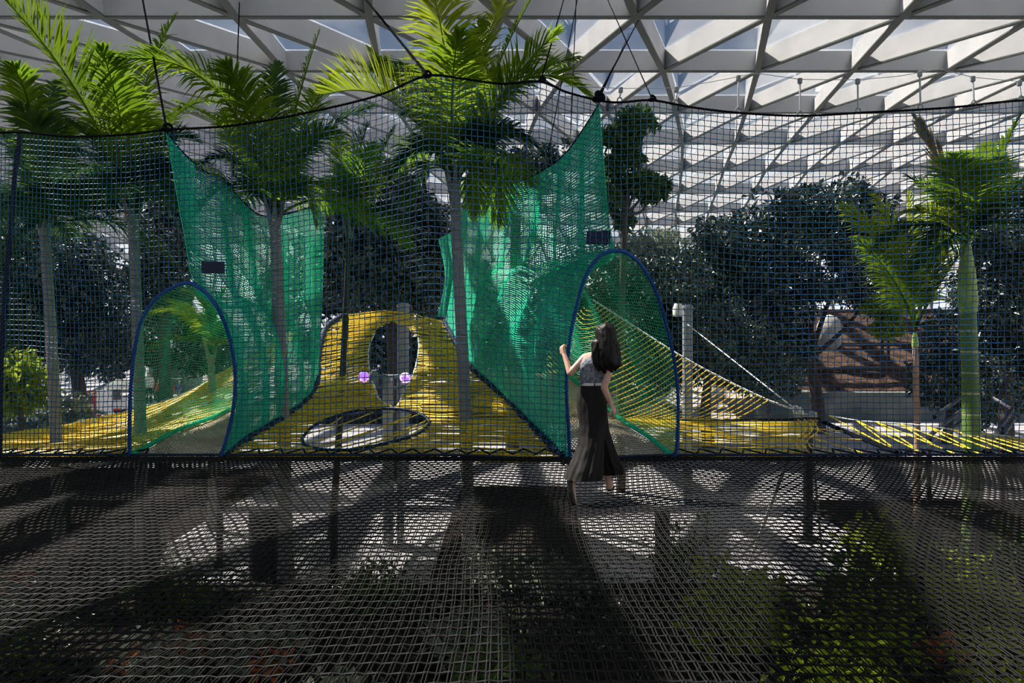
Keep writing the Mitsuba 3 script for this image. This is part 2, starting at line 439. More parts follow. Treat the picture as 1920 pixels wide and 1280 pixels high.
def blue_net():
    px = [-300.0]
    while px[-1] < 2200:
        x = px[-1]
        px.append(x + np.interp(x, [0, 150, 420, 900, 1700], [7.4, 8.2, 10.0, 11.6, 12.4]))
    px = np.array(px)
    nv = 60
    topc = np.interp(px, TOP[:, 0], TOP[:, 1])
    zt = EYE - (topc - 640) / F * WY
    x = (px - 960) / F * WY
    zb = np.full(len(px), 0.02) - 0.06 * np.exp(-((x - 0.6) / 0.8) ** 2)
    v = np.linspace(0, 1, nv + 1)
    V = v[None, :]
    z = zb[:, None] + (zt - zb)[:, None] * V
    X = np.repeat(x[:, None], nv + 1, 1)
    q = np.stack([X, z, X * 0], -1)
    X = X + 0.10 * (meshkit.fbm(q * 0.7, 3, 31) - 0.5) * np.sin(np.pi * V) + 0.004 * np.where(np.add.outer(np.arange(len(px)), np.arange(nv + 1)) % 2, 1, -1)
    z = z + 0.12 * (meshkit.fbm(q * 0.8, 3, 37) - 0.5) * np.sin(np.pi * V)
    Yy = WY + 0.10 * (meshkit.fbm(q * 0.6, 2, 41) - 0.5) * np.sin(np.pi * V)
    p = np.stack([X, Yy, z], -1)
    return p


def in_poly(pts, poly):
    x, y = pts[..., 0], pts[..., 1]
    inside = np.zeros(x.shape, bool)
    n = len(poly)
    for i in range(n):
        (x0, y0), (x1, y1) = poly[i], poly[(i + 1) % n]
        c = ((y0 > y) != (y1 > y)) & (x < (x1 - x0) * (y - y0) / (y1 - y0 + 1e-12) + x0)
        inside ^= c
    return inside


def grid_cords(p, keep=None, ru=0.003, rv=0.003, sides=3):
    """Cords along both directions of a grid of knots p[i, j]; keep masks the knots."""
    keep = np.ones(p.shape[:2], bool) if keep is None else keep
    m = keep[:-1] & keep[1:]
    a = segs(p[:-1][m], p[1:][m], ru, sides)
    m = keep[:, :-1] & keep[:, 1:]
    return cat(a, segs(p[:, :-1][m], p[:, 1:][m], rv, sides))


bw = thing('blue_net_wall', 'tall blue square-mesh net wall with two arched doorways, hung behind the black net', 'net')
bp = blue_net()
q = pix(bp)
part(bw, 'net_mesh', grid_cords(bp, ~(in_poly(q, LARCH) | in_poly(q, RARCH)), 0.0052, 0.0052), 'cord_blue', smooth=True, kind='stuff')
part(bw, 'top_rope', twist(curve(wall3(TOP), 160), 0.015, 7, step=0.03), 'rope_black', smooth=True, label='thick black rope along the sagging top edge')
part(bw, 'arch_rope', twist(curve(wall3(LARCH[:-0 or None] + [0, 0]), 80), 0.026, 9), 'rope_blue', smooth=True, label='bright blue rope round the small left doorway')
part(bw, 'arch_rope', twist(curve(wall3(RARCH), 80), 0.026, 9), 'rope_blue', smooth=True, label='bright blue rope round the right doorway')
part(bw, 'corner_rope', twist(curve(wall3([(38, 252), (28, 330), (20, 430), (8, 560), (2, 700), (0, 855)]), 50), 0.030, 6, step=0.03), 'rope_navy', smooth=True, label='dark blue rope down the left corner')
xs = np.linspace(-8.5, 8.5, 140)
part(bw, 'bottom_rope', twist(np.stack([xs, xs * 0 + WY, 0.02 - 0.06 * np.exp(-((xs - 0.6) / 0.8) ** 2)], 1), 0.018, 6, step=0.04), 'rope_navy', smooth=True, label='dark blue rope along the foot')
zz = []
for x in np.arange(-8.4, 8.4, 0.29):
    if -4.9 < x < -3.75 or 0.65 < x < 2.0:
        continue
    zz += [[x, WY, 0.03], [x + 0.14, WY + 0.36, 0.04], [x + 0.29, WY, 0.03]]
zz = np.array(zz).reshape(-1, 3, 3)
part(bw, 'lacing', segs(np.vstack([zz[:, 0], zz[:, 1]]), np.vstack([zz[:, 1], zz[:, 2]]), 0.011, 5), 'rope_black', smooth=True, label='zigzag black lacing cord along the foot')
for (px, py, r) in [(800, 142, 0.05), (1015, 152, 0.045), (1122, 186, 0.075), (1222, 187, 0.045), (312, 243, 0.06)]:
    c = wall3([(px, py)])[0]
    k = [tm(trimesh.creation.torus(r * 0.8, r * 0.32, 14, 8)) for _ in range(2)]
    R = trimesh.transformations.euler_matrix(1.2, 0.3, 0.5)[:3, :3]
    part(bw, 'knot', cat((k[0][0] + c, k[0][1]), (k[1][0] @ R.T + c + [0.02, 0, r * 0.5], k[1][1]), ball(c + [-r * 0.6, 0, 0], r * 0.45, 1)), 'rope_black', smooth=True)


# ropes by which the wall hangs from the roof
def hung(a, b, r, label, mat='rope_black'):
    solo('hanging_rope', tube(np.linspace(a, b, 8), r, 6), mat, label, 'rope', smooth=True)


hung(wall3([(1122, 180)])[0], P(1197, 38, 20.3), 0.016, 'thick black rope running up from the peak of the net to a roof node')
hung(wall3([(1126, 180)])[0], P(1180, 62, 20.3), 0.008, 'thin dark line beside the thick rope at the right peak of the net')
hung(wall3([(1222, 184)])[0], P(1126, -30, 14), 0.009, 'thin black rope leaning left from the small loop right of the peak')
hung(wall3([(1015, 148)])[0], P(1068, -40, 14), 0.010, 'thin black rope rising right from the knot on the falling top edge')
hung(P(1028, 285, 11.0), P(1090, -40, 14), 0.009, 'thin black rope down to the sagging edge of the right green tunnel')
hung(P(1070, 250, 10.0), P(1082, -40, 13), 0.008, 'thin black rope standing upright above the right green tunnel')
hung(wall3([(800, 138)])[0], P(670, -20, 13), 0.018, 'thick black rope running up left from the highest point of the net')
hung(wall3([(312, 240)])[0], P(262, -30, 11), 0.014, 'black rope rising among the fronds above the left green tunnel')
hung(P(437, 330, 10.2), P(449, 5, 20), 0.014, 'black rope with a small hook hanging from the top left roof node')

# a thin stay cable with turnbuckles that holds up the right part of the net
rods = [1165, 1270, 1387, 1503, 1612, 1729, 1829, 1917]
cab = [(1060, 158), (1165, 163), (1270, 162), (1340, 150), (1420, 134), (1503, 146), (1612, 147), (1690, 140), (1765, 126), (1829, 142), (1917, 150), (2100, 150)]
solo('stay_cable', tube(at_lengths(wall3(cab, 0.05), 60), 0.0045, 5), 'galvanised', 'thin steel cable strung above the top edge of the net on the right', 'cable', smooth=True)
where = ['nearest to the black peak of the net', 'second from the black peak of the net', 'third from the black peak of the net', 'above the lowest sag of the net edge',
         'just right of the lowest sag of the net', 'third from the right edge of the photo', 'second from the right edge of the photo', 'at the right edge of the photo']
for px, w in zip(rods, where):
    y0 = np.interp(px, [c[0] for c in cab], [c[1] for c in cab]); y1 = np.interp(px - 3, TOP[:, 0], TOP[:, 1])
    a, b = wall3([(px, y0)], 0.05)[0], wall3([(px - 3, y1)], 0.0)[0]
    t = thing('turnbuckle', f'grey turnbuckle rod on the stay cable, {w}', 'turnbuckle', None)
    part(t, 'clamp', bevel_box(a + [0, 0, -0.02], (0.055, 0.04, 0.075), 0.01), 'steel_grey')
    part(t, 'rod', tube(np.linspace(a + [0, 0, -0.05], b + [0, 0, 0.06], 4), 0.011, 8), 'galvanised', smooth=True)
    part(t, 'hook', (lambda v, f: (v @ trimesh.transformations.rotation_matrix(1.57, [1, 0, 0])[:3, :3].T + b + [0, 0, 0.03], f))(*tm(trimesh.creation.torus(0.03, 0.008, 12, 6))), 'steel_grey', smooth=True)


# ------------------------------------------------------------------ green net tunnels
def line(pts):
    return np.array([P(*p) for p in pts])


def coons(front, back, bottom, top, nu, nv):
    """front, back: polylines from foot to top; bottom, top: polylines from front to back."""
    fr, bk = at_lengths(curve(front, 120), nv + 1), at_lengths(curve(back, 120), nv + 1)
    bo, to = at_lengths(curve(bottom, 120), nu + 1), at_lengths(curve(top, 120), nu + 1)
    u, v = np.linspace(0, 1, nu + 1)[:, None, None], np.linspace(0, 1, nv + 1)[None, :, None]
    c = (1 - u) * (1 - v) * fr[0] + u * (1 - v) * bk[0] + (1 - u) * v * fr[-1] + u * v * bk[-1]
    return (1 - u) * fr[None] + u * bk[None] + (1 - v) * bo[:, None] + v * to[:, None] - c


def folds(g, amp, k, seed, sag=0.05, scallop=3, push=(1, 0, 0)):
    nu, nv = g.shape[0] - 1, g.shape[1] - 1
    u, v = np.linspace(0, 1, nu + 1)[:, None], np.linspace(0, 1, nv + 1)[None, :]
    edge = np.sin(np.pi * np.clip(u, 0, 1)) ** 0.5 * np.clip(np.sin(np.pi * v), 0, 1) ** 0.6
    n = meshkit.fbm(np.stack([u * k * 0.8 + 0 * v, v * 1.2 + 0 * u, 0 * u * v], -1), 3, seed) - 0.5
    w = np.sin(2 * np.pi * k * (u + 0.05 * np.sin(3 * v + seed)) + 4 * n) * (0.5 + 0.9 * meshkit.noise(np.stack([u * 4 + 0 * v, v * 1.5 + 0 * u, 0 * u * v + 3], -1), seed))
    g = g + (amp * edge * (w + 2.0 * n))[..., None] * np.asarray(push)
    g[..., 2] -= sag * np.abs(np.sin(np.pi * scallop * u + 0.7)) * np.sin(np.pi * v) + 0.3 * amp * edge * np.cos(2 * np.pi * k * u)
    return g


# right tunnel
rt = thing('green_net_tunnel', 'large green net tunnel rising to a peak, running back from the right doorway', 'net tunnel')
r_front = line([(1069, 868, WY), (1066, 800, WY), (1062, 720, WY), (1068, 640, WY), (1080, 580, WY), (1095, 525, WY), (1113, 492, WY), (1150, 470, WY), (1141, 400, WY), (1131, 290, WY), (1123, 195, WY)])
r_top = line([(1123, 195, WY), (1095, 240, 9.2), (1060, 288, 9.8), (1025, 315, 10.4), (980, 338, 11.0), (930, 352, 11.7), (890, 372, 12.4), (866, 388, 12.9)])
r_bot = line([(1069, 868, WY), (1000, 797, 9.8), (940, 737, 11), (885, 685, 12.3), (856, 640, 14), (836, 600, 15.1)])
r_back = line([(836, 600, 15.1), (846, 540, 14.4), (856, 460, 13.6), (866, 388, 12.9)])
g = folds(coons(r_front, r_back, r_bot, r_top, 150, 112), 0.06, 6, 5, 0.12, 4)
part(rt, 'side_wall', grid_cords(g, None, 0.0102, 0.0062), 'cord_green', smooth=True, label='broad folded green net side hung from the peak', kind='stuff')
part(rt, 'top_rope', tube(at_lengths(curve(r_top, 60), 60), 0.013, 6), 'rope_black', smooth=True, label='black rope along the sagging top edge')
part(rt, 'foot_rope', twist(curve(r_bot, 60), 0.035, 5, step=0.04), 'rope_navy', smooth=True, label='thick navy rope along the sloping foot')
r2_front = line([(1266, 858, WY), (1271, 790, WY), (1265, 680, WY), (1250, 610, WY), (1233, 555, WY), (1210, 508, WY), (1184, 479, WY), (1150, 470, WY)])
r2_bot = line([(1266, 858, WY), (1215, 818, 9.4), (1160, 782, 10.4), (1105, 735, 11.8), (1060, 700, 13.2)])
r2_top = line([(1150, 470, WY), (1090, 478, 9.8), (1030, 490, 11.4), (985, 505, 13.2)])
r2_back = line([(1060, 700, 13.2), (1045, 640, 13.2), (1018, 560, 13.2), (985, 505, 13.2)])
g2 = folds(coons(r2_front, r2_back, r2_bot, r2_top, 80, 62), 0.05, 4, 8, 0.03, 3)
part(rt, 'inner_wall', grid_cords(g2, None, 0.0050, 0.0034), 'cord_green', smooth=True, label='fine green net far side seen through the right doorway', kind='stuff')
part(rt, 'foot_rope', twist(curve(r2_bot, 50), 0.035, 5, step=0.04), 'cord_green', smooth=True, label='green laced rope along the foot of the far side')
flo = coons(r_bot[[0, 1, 2, 3]], r2_bot, np.array([r_bot[0], 0.5 * (r_bot[0] + r2_bot[0]) + [0, 0, -0.02], r2_bot[0]]), np.array([r_bot[3], 0.5 * (r_bot[3] + r2_bot[4]), r2_bot[4]]), 30, 60)
flo[..., 2] -= 0.05
part(rt, 'floor_net', grid_cords(flo, None, 0.0105, 0.0085), 'cord_beige', smooth=True, label='beige net floor of the tunnel', kind='stuff')
c0, c1 = wall3([(1100, 445)], 0.02)[0], wall3([(1145, 445)], 0.02)[0]
part(rt, 'sign_plate', box((c0 + c1) / 2, (0.30, 0.012, 0.17)), 'rope_navy', label='small dark blue plate above the right doorway')

# the flap of lighter cloth at the far end of the right tunnel
fl = coons(line([(862, 592, 15.0), (864, 520, 14.6), (866, 440, 14.2)]), line([(820, 594, 15.4), (834, 520, 15.2), (822, 448, 15.0)]), line([(862, 592, 15.0), (845, 596, 15.2), (820, 594, 15.4)]),
           line([(866, 440, 14.2), (845, 436, 14.6), (822, 448, 15.0)]), 14, 24)
fl = folds(fl, 0.10, 2.5, 3, 0, 2, (0.3, 1, 0))
i, j = np.meshgrid(np.arange(14), np.arange(24), indexing='ij')
leafy('cloth_green', (0.04, 0.42, 0.25), (0.06, 0.50, 0.32), 0.9, 0.6)
part(rt, 'cloth_flap', (fl.reshape(-1, 3), np.stack([i * 25 + j, (i + 1) * 25 + j, (i + 1) * 25 + j + 1, i * 25 + j + 1], -1).reshape(-1, 4)), 'cloth_green', smooth=True, label='pale green cloth flap at the far end')

# left tunnel
lt = thing('green_net_tunnel', 'green net tunnel hanging beside the small left doorway, running straight back', 'net tunnel')
l_front = line([(413, 858, WY), (428, 810, WY), (438, 760, WY), (441, 700, WY), (432, 640, WY), (415, 590, WY), (395, 558, WY), (366, 532, WY), (345, 430, WY), (330, 350, WY), (312, 248, WY)])
l_top = line([(312, 248, WY), (345, 288, 9.1), (385, 322, 9.7), (418, 335, 10.2), (450, 372, 10.9), (485, 402, 11.5), (520, 404, 12.0), (560, 395, 12.6), (608, 378, 13.3)])
l_bot = line([(413, 858, WY), (470, 817, 9.5), (530, 782, 10.6), (575, 747, 11.8), (594, 712, 12.9)])
l_back = line([(594, 712, 12.9), (601, 620, 13.0), (606, 500, 13.1), (608, 378, 13.3)])
g3 = folds(coons(l_front, l_back, l_bot, l_top, 124, 104), 0.065, 5, 13, 0.10, 3)
part(lt, 'side_wall', grid_cords(g3, None, 0.0088, 0.0062), 'cord_green', smooth=True, label='folded green net side facing the middle', kind='stuff')
part(lt, 'top_rope', tube(at_lengths(curve(l_top, 60), 60), 0.013, 6), 'rope_black', smooth=True, label='black rope along the scalloped top edge')
part(lt, 'foot_rope', twist(curve(l_bot, 60), 0.035, 5, step=0.04), 'rope_navy', smooth=True, label='thick navy rope along the foot')
l2_front = line([(243, 856, WY), (243, 780, WY), (247, 700, WY), (255, 640, WY), (268, 595, WY), (290, 562, WY), (320, 540, WY), (352, 531, WY)])
l2_bot = line([(243, 856, WY), (330, 808, 10.2), (400, 782, 11.6), (440, 762, 12.8), (500, 730, 14.0)])
l2_top = line([(352, 531, WY), (405, 545, 10.2), (450, 556, 11.8), (510, 566, 14.0)])
l2_back = line([(500, 730, 14.0), (495, 680, 14.0), (500, 620, 14.0), (510, 566, 14.0)])
g4 = folds(coons(l2_front, l2_back, l2_bot, l2_top, 80, 58), 0.06, 3, 17, 0.12, 2)
part(lt, 'inner_wall', grid_cords(g4, None, 0.0048, 0.0030), 'cord_green', smooth=True, label='fine green net far side seen through the left doorway', kind='stuff')
part(lt, 'foot_rope', twist(curve(l2_bot, 50), 0.035, 5, step=0.04), 'cord_green', smooth=True, label='green laced rope along the foot of the far side')
flo = coons(l2_bot[[0, 1, 2, 3]], l_bot[[0, 1, 2, 3]], np.array([l2_bot[0], 0.5 * (l2_bot[0] + l_bot[0]) + [0, 0, -0.02], l_bot[0]]), np.array([l2_bot[3], 0.5 * (l2_bot[3] + l_bot[3]), l_bot[3]]), 27, 52)
flo[..., 2] -= 0.05
part(lt, 'floor_net', grid_cords(flo, None, 0.0105, 0.0085), 'cord_beige', smooth=True, label='beige net floor of the tunnel', kind='stuff')
part(lt, 'sign_plate', box(wall3([(398, 501)], 0.02)[0], (0.29, 0.012, 0.15)), 'rope_navy', label='small dark blue plate above the left doorway')


# ------------------------------------------------------------------ yellow rope nets
def runs(ok):
    e = np.flatnonzero(np.diff(np.r_[0, ok.astype(int), 0]))
    return [(a, b) for a, b in zip(e[::2], e[1::2]) if b - a >= 2]


def rope_rows(t, g, holes=(), r=0.013, mat='rope_yellow', wob=0.03, seed=0, skip=None, second=0.0):
    """One rope along each row g[:, j], cut where the holes are."""
    rg = np.random.default_rng(seed)
    nu = g.shape[0]
    for j in range(g.shape[1]):
        p = g[:, j].copy()
        s = np.linspace(0, 1, nu)
        p[:, 2] += wob * (meshkit.fbm(np.stack([s * 6, s * 0 + j * 3.7, s * 0 + seed], -1), 2, seed) - 0.5) - 0.02 * np.sin(np.pi * s)
        p[:, 1] += wob * 1.5 * (meshkit.fbm(np.stack([s * 5, s * 0 + j * 1.7, s * 0 + seed + 9], -1), 2, seed + 1) - 0.5)
        q = pix((p[:-1] + p[1:]) / 2)
        ok = np.ones(nu - 1, bool)
        for h in holes:
            ok &= ~in_poly(q, h)
        rr = r * rg.uniform(0.85, 1.1)
        for a, b in runs(ok):
            part(t, 'rope', tube(p[a:b + 1], rr, 5), mat, smooth=True)


H1 = np.array([(702, 624), (692, 650), (691, 680), (696, 706), (704, 729), (713, 749), (741, 763), (756, 740), (771, 710), (781, 680), (786, 650), (784, 633), (762, 612), (735, 604), (715, 610)], float)
H2 = np.array([(566, 822), (585, 800), (620, 783), (670, 770), (730, 766), (775, 772), (802, 785), (800, 800), (770, 818), (720, 832), (660, 842), (610, 843), (575, 836)], float)
c_left = line([(418, 855, 8.72), (470, 819, 9.5), (530, 785, 10.6), (575, 750, 11.8), (594, 715, 12.8), (598, 660, 13.8), (612, 615, 14.8), (642, 592, 15.4)])
c_right = line([(1060, 863, 8.72), (1000, 800, 9.8), (945, 742, 11), (888, 692, 12.3), (854, 640, 14), (834, 602, 15.2)])
c_front = line([(418, 855, 8.72), (740, 858, 8.72), (1060, 863, 8.72)])
c_back = line([(642, 592, 15.4), (735, 582, 16.2), (834, 602, 15.2)])
yc = coons(c_left, c_right, c_front, c_back, 90, 74)
t = thing('yellow_rope_net', 'yellow rope net between the green tunnels, curving up around an oval hole', 'rope net')
rope_rows(t, yc, [H1, H2], 0.0165, wob=0.05, seed=3)
obl = []
for j in range(4, 70, 3):
    jj = np.clip(np.round(np.linspace(j, j + rng.uniform(-5, 5), 91)).astype(int), 0, 74)
    p = yc[np.arange(91), jj] + [0, 0, 0.012]
    q = pix((p[:-1] + p[1:]) / 2); ok = ~(in_poly(q, H1) | in_poly(q, H2))
    obl += [tube(p[a:b + 1], 0.009, 4) for a, b in runs(ok)]
for m in obl:
    part(t, 'rope', m, 'rope_yellow', smooth=True)


def on_net(poly, g):
    """The pixel polygon lifted onto the grid surface g (nearest knot)."""
    qq = pix(g).reshape(-1, 2); gp = g.reshape(-1, 3)
    return np.array([gp[np.argsort(((qq - h) ** 2).sum(1))[:4]].mean(0) for h in poly])


h1, h2 = on_net(H1, yc), on_net(H2, yc)
part(t, 'hole_rope', twist(curve(np.vstack([h1[:12], h1[11:12] + [0.02, 0, 0.02]]), 70), 0.016, 8), 'rope_white', smooth=True, label='white rope round the upper oval hole')
part(t, 'hole_rope', twist(curve(np.vstack([h2, h2[:1]]), 90), 0.024, 6), 'rope_navy', smooth=True, label='dark rope round the lower oval hole')
part(t, 'edge_rope', twist(curve(c_left, 70), 0.07, 4, step=0.04), 'rope_navy', smooth=True, label='thick navy rope along the left edge')
part(t, 'edge_rope', twist(curve(c_right, 70), 0.07, 4, step=0.04), 'rope_navy', smooth=True, label='thick navy rope along the right edge')
for (a, b) in [((578, 812), (700, 772)), ((590, 838), (790, 776)), ((620, 842), (795, 790)), ((600, 800), (640, 782)), ((650, 842), (800, 795)), ((700, 836), (798, 802)), ((572, 832), (740, 770)), ((735, 826), (800, 797)), ((610, 838), (770, 777)), ((680, 838), (800, 788))]:
    e = on_net([a, b], yc)
    part(t, 'rope', tube(np.linspace(e[0], e[1], 6) + [[0, 0, -0.03 * math.sin(math.pi * s)] for s in np.linspace(0, 1, 6)], 0.011, 5), 'rope_yellow', smooth=True)

t = thing('yellow_rope_net', 'yellow rope net banking up behind the small left doorway', 'rope net')
lb_front = line([(-260, 854, 8.76), (0, 853, 8.76), (238, 853, 8.76)])
lb_right = line([(238, 853, 8.76), (330, 809, 10.2), (440, 764, 12.6), (565, 640, 15.8)])
lb_left = line([(-260, 854, 8.76), (-60, 822, 10.8), (70, 806, 12.5)])
lb_back = line([(70, 806, 12.5), (180, 784, 13.2), (250, 768, 13.8), (345, 738, 14.5), (440, 683, 15.1), (565, 612, 15.8)])
yl = coons(lb_left, line([(238, 853, 8.76), (330, 809, 10.2), (440, 764, 12.6), (565, 612, 15.8)]), lb_front, lb_back, 90, 54)
rope_rows(t, yl, [], 0.0165, wob=0.06, seed=5)
part(t, 'edge_rope', twist(curve(lb_back, 70), 0.022, 5, step=0.03), 'rope_navy', smooth=True, label='dark rope along the upper edge')

t = thing('yellow_rope_net', 'triangular yellow rope sail with a white edge rope, sloping down to the steel clamp', 'rope net')
w_top = at_lengths(curve(line([(1112, 562, 14.6), (1190, 612, 14.1), (1270, 663, 13.6), (1360, 712, 13.2), (1440, 750, 12.8)]), 80), 40)
w_base = at_lengths(curve(line([(1106, 566, 14.6), (1086, 640, 14.0), (1082, 735, 13.2), (1130, 783, 12.7), (1240, 788, 12.6), (1300, 787, 12.6)]), 120), 40)
sail = np.stack([w_base + (w_top - w_base) * s - np.array([0, 0, 0.16 * math.sin(math.pi * s)]) * np.linspace(0.2, 1, 40)[:, None] for s in np.linspace(0, 1, 24)], 0)
rope_rows(t, sail[:, 1:], [], 0.0125, wob=0.02, seed=7)
left2 = np.stack([w_base + (at_lengths(curve(line([(1106, 566, 14.6), (1050, 620, 14.3), (1020, 690, 13.8), (1010, 760, 13.0), (1010, 800, 12.4)]), 80), 40) - w_base) * s for s in np.linspace(0, 1, 12)], 0)
rope_rows(t, left2[:, 2::1], [], 0.0115, wob=0.02, seed=8)
part(t, 'edge_rope', twist(np.vstack([w_top, line([(1492, 769, 12.6)])]), 0.020, 7), 'rope_white', smooth=True, label='white rope along the sloping upper edge')

t = thing('yellow_rope_net', 'flat yellow rope net lying right of the right doorway', 'rope net')
yf = coons(line([(1268, 853, 8.76), (1222, 822, 9.6), (1172, 794, 10.8), (1105, 786, 12.5)]), line([(1505, 853, 8.8), (1515, 825, 10.0), (1525, 802, 11.3), (1535, 787, 12.5)]),
           line([(1268, 853, 8.76), (1390, 854, 8.76), (1505, 853, 8.8)]), line([(1105, 786, 12.5), (1330, 787, 12.5), (1535, 787, 12.5)]), 60, 25)
rope_rows(t, yf, [], 0.0105, wob=0.05, seed=9)
part(t, 'edge_rope', tube(curve(line([(1230, 787, 12.55), (1330, 790, 12.5), (1420, 787, 12.5), (1537, 787, 12.5)]), 30), 0.03, 6), 'rope_black', smooth=True, label='black rope along the far edge')
part(t, 'edge_rope', twist(curve(line([(1537, 788, 12.5), (1600, 815, 10.7), (1682, 848, 9.0)]), 40), 0.035, 5), 'rope_black', smooth=True, label='black rope running down right from the clamp')
for q, x in enumerate([1496, 1508, 1520]):
    e = curve(line([(x, 786, 12.3), (x + 14, 806, 11.0), (x - 6, 826, 9.9), (x + 10, 850, 8.9)]), 16)
    part(t, 'rope', tube(e, 0.012, 5), 'rope_yellow', smooth=True)
for (a, b) in [((1494, 792), (1560, 815)), ((1496, 800), (1620, 812)), ((1492, 806), (1540, 828)), ((1500, 818), (1650, 826)), ((1495, 824), (1576, 848)), ((1530, 822), (1622, 850)), ((1520, 840), (1570, 851))]:
    ya, yb = 12.3 - (a[1] - 787) * 0.055, 12.3 - (b[1] - 787) * 0.055
    part(t, 'rope', tube(np.linspace(P(*a, ya), P(*b, yb), 4), 0.011, 5), 'rope_yellow', smooth=True)

t = thing('zigzag_lacing', 'row of yellow zigzag lacing ropes at the far right above the pale floor', 'rope lacing')
top_pts = [(1554, 779, 12.6), (1606, 788, 12.3), (1644, 791, 12.1), (1687, 794, 11.95), (1735, 798, 11.75), (1782, 804, 11.4), (1830, 810, 11.1), (1880, 817, 10.8), (1930, 822, 10.6), (1980, 826, 10.4)]
bot = [(1682, 846), (1671, 836), (1722, 845), (1714, 838), (1790, 850), (1755, 836), (1808, 839), (1836, 850), (1862, 843), (1905, 850), (1925, 845), (1960, 850), (1975, 845), (2010, 850), (2030, 845), (2060, 850)]
for i, tp in enumerate(top_pts):
    for b in bot[max(0, 2 * i - 1):2 * i + 1]:
        yb = 1.45 * F / (b[1] - 640) + 0.03
        part(t, 'rope', twist(np.linspace(P(*tp), P(b[0], b[1], yb), 10), 0.013, 10), 'rope_yellow', smooth=True)
part(t, 'edge_rope', twist(curve(line(top_pts), 60), 0.015, 8), 'rope_white', smooth=True, label='white rope along the upper ends')

hung(P(1289, 608, 15.6), P(1494, 769, 12.6), 0.014, 'white guy rope from the grey post down to the steel clamp', 'rope_white')
t = thing('steel_clamp', 'bright steel anchor clamp where the white ropes meet, right of the doorway', 'clamp')
c = P(1510, 778, 12.55)
part(t, 'plate', bevel_box(c, (0.40, 0.16, 0.06), 0.015), 'galvanised')
part(t, 'thimble', cat(*[(lambda v, f: (v @ trimesh.transformations.euler_matrix(1.2, 0.4, a)[:3, :3].T + c + [-0.18 + 0.1 * q, -0.03, 0.10 - 0.03 * q], f))(*tm(trimesh.creation.torus(0.07, 0.022, 16, 8))) for q, a in enumerate((0.3, 0.9))]), 'white_paint', smooth=True)
for dx in (-0.14, 0.14):
    part(t, 'bolt', tube([c + [dx, -0.1, 0.045], c + [dx, 0.1, 0.045]], 0.03, 8), 'galvanised', smooth=30)
v0 = P(1515, 775, 12.9)
t = thing('steel_post', 'short dark steel post that carries the anchor clamp', 'post')
part(t, 'shaft', tube([[v0[0], v0[1], GZ], [v0[0], v0[1], v0[2] - 0.05]], 0.09, 14), 'steel_dark', smooth=40)
part(t, 'base_plate', bevel_box((v0[0], v0[1], GZ + 0.02), (0.4, 0.4, 0.04), 0.008), 'steel_dark')

# white guy ropes that run down from the net's edge to the garden floor
hung(np.array([(1478 - 960) / F * 8.66, 8.66, -0.03]), np.array([(1400 - 960) / F * 11.2, 11.2, GZ]), 0.026, 'white rope slanting down from the net edge to the floor, seen through the black net', 'rope_white')
hung(np.array([(1525 - 960) / F * 8.66, 8.66, -0.03]), np.array([(1545 - 960) / F * 11.0, 11.0, GZ]), 0.018, 'thinner white rope hanging under the black net, right of the slanting one', 'rope_white')


# ------------------------------------------------------------------ palms
def frond_mesh(pts, leaf, n=64, lift=0.25, droop=0.35, wid=0.036, spread=1.0, seed=0, start=0.2):
    """A feather frond: a rachis along the bezier of three points, leaflets in two rows."""
    rg = np.random.default_rng(seed)
    leaf = leaf * 1.25; n = int(max(n, 60))
    a, b, c = [np.asarray(p, float) for p in pts]
    s = np.linspace(0, 1, 24)[:, None]
    rach = (1 - s) ** 2 * a + 2 * s * (1 - s) * b + s * s * c
    s = np.linspace(start, 0.995, n)
    p = (1 - s)[:, None] ** 2 * a + 2 * (s * (1 - s))[:, None] * b + (s * s)[:, None] * c
    tg = unit(2 * (1 - s)[:, None] * (b - a) + 2 * s[:, None] * (c - b))
    side = np.cross(tg, [0, 0, 1.0])
    flat = np.linalg.norm(side, axis=1, keepdims=True)
    side = np.where(flat > 0.15, side / np.maximum(flat, 1e-9), [[0.7, 0.7, 0]])
    side = unit(side * np.where((side @ side[n // 2]) < 0, -1, 1)[:, None])
    nrm = np.cross(side, tg)
    nrm = nrm * np.where(nrm[:, 2:] < -0.3, -1, 1)
    prof = np.sin(np.pi * np.clip(0.18 + 0.80 * s, 0, 1)) ** 0.6
    out = []
    for sg in (-1, 1):
        L = leaf * prof * rg.uniform(0.85, 1.1, n)
        ang = np.radians(np.interp(s, [0, 0.3, 0.8, 1], [70, 62, 42, 14]) * spread + rg.normal(0, 5, n))
        d = unit(np.cos(ang)[:, None] * tg + np.sin(ang)[:, None] * side * sg + (lift + rg.normal(0, 0.08, n))[:, None] * nrm)
        dr_ = (droop * rg.uniform(0.6, 1.3, n))[:, None]
        rings = []
        wv = unit(np.cross(d, nrm))
        for k, (f, w) in enumerate([(0, 0.5), (0.3, 1.0), (0.65, 0.8), (1.0, 0.06)]):
            q = p + d * (L * f)[:, None] - np.array([0, 0, 1.0]) * (L[:, None] * dr_ * f ** 2.2)
            rings += [q - wv * wid * w * 0.5, q + wv * wid * w * 0.5]
        v = np.stack(rings, 1).reshape(-1, 3)
        base = (np.arange(n) * 8)[:, None, None]
        f = np.array([[0, 1, 3, 2], [2, 3, 5, 4], [4, 5, 7, 6]])[None] + base
        out.append((v, f.reshape(-1, 4)))
    rt_ = tube(rach, np.linspace(0.024, 0.005, 24), 5)
    return cat(*out, rt_)


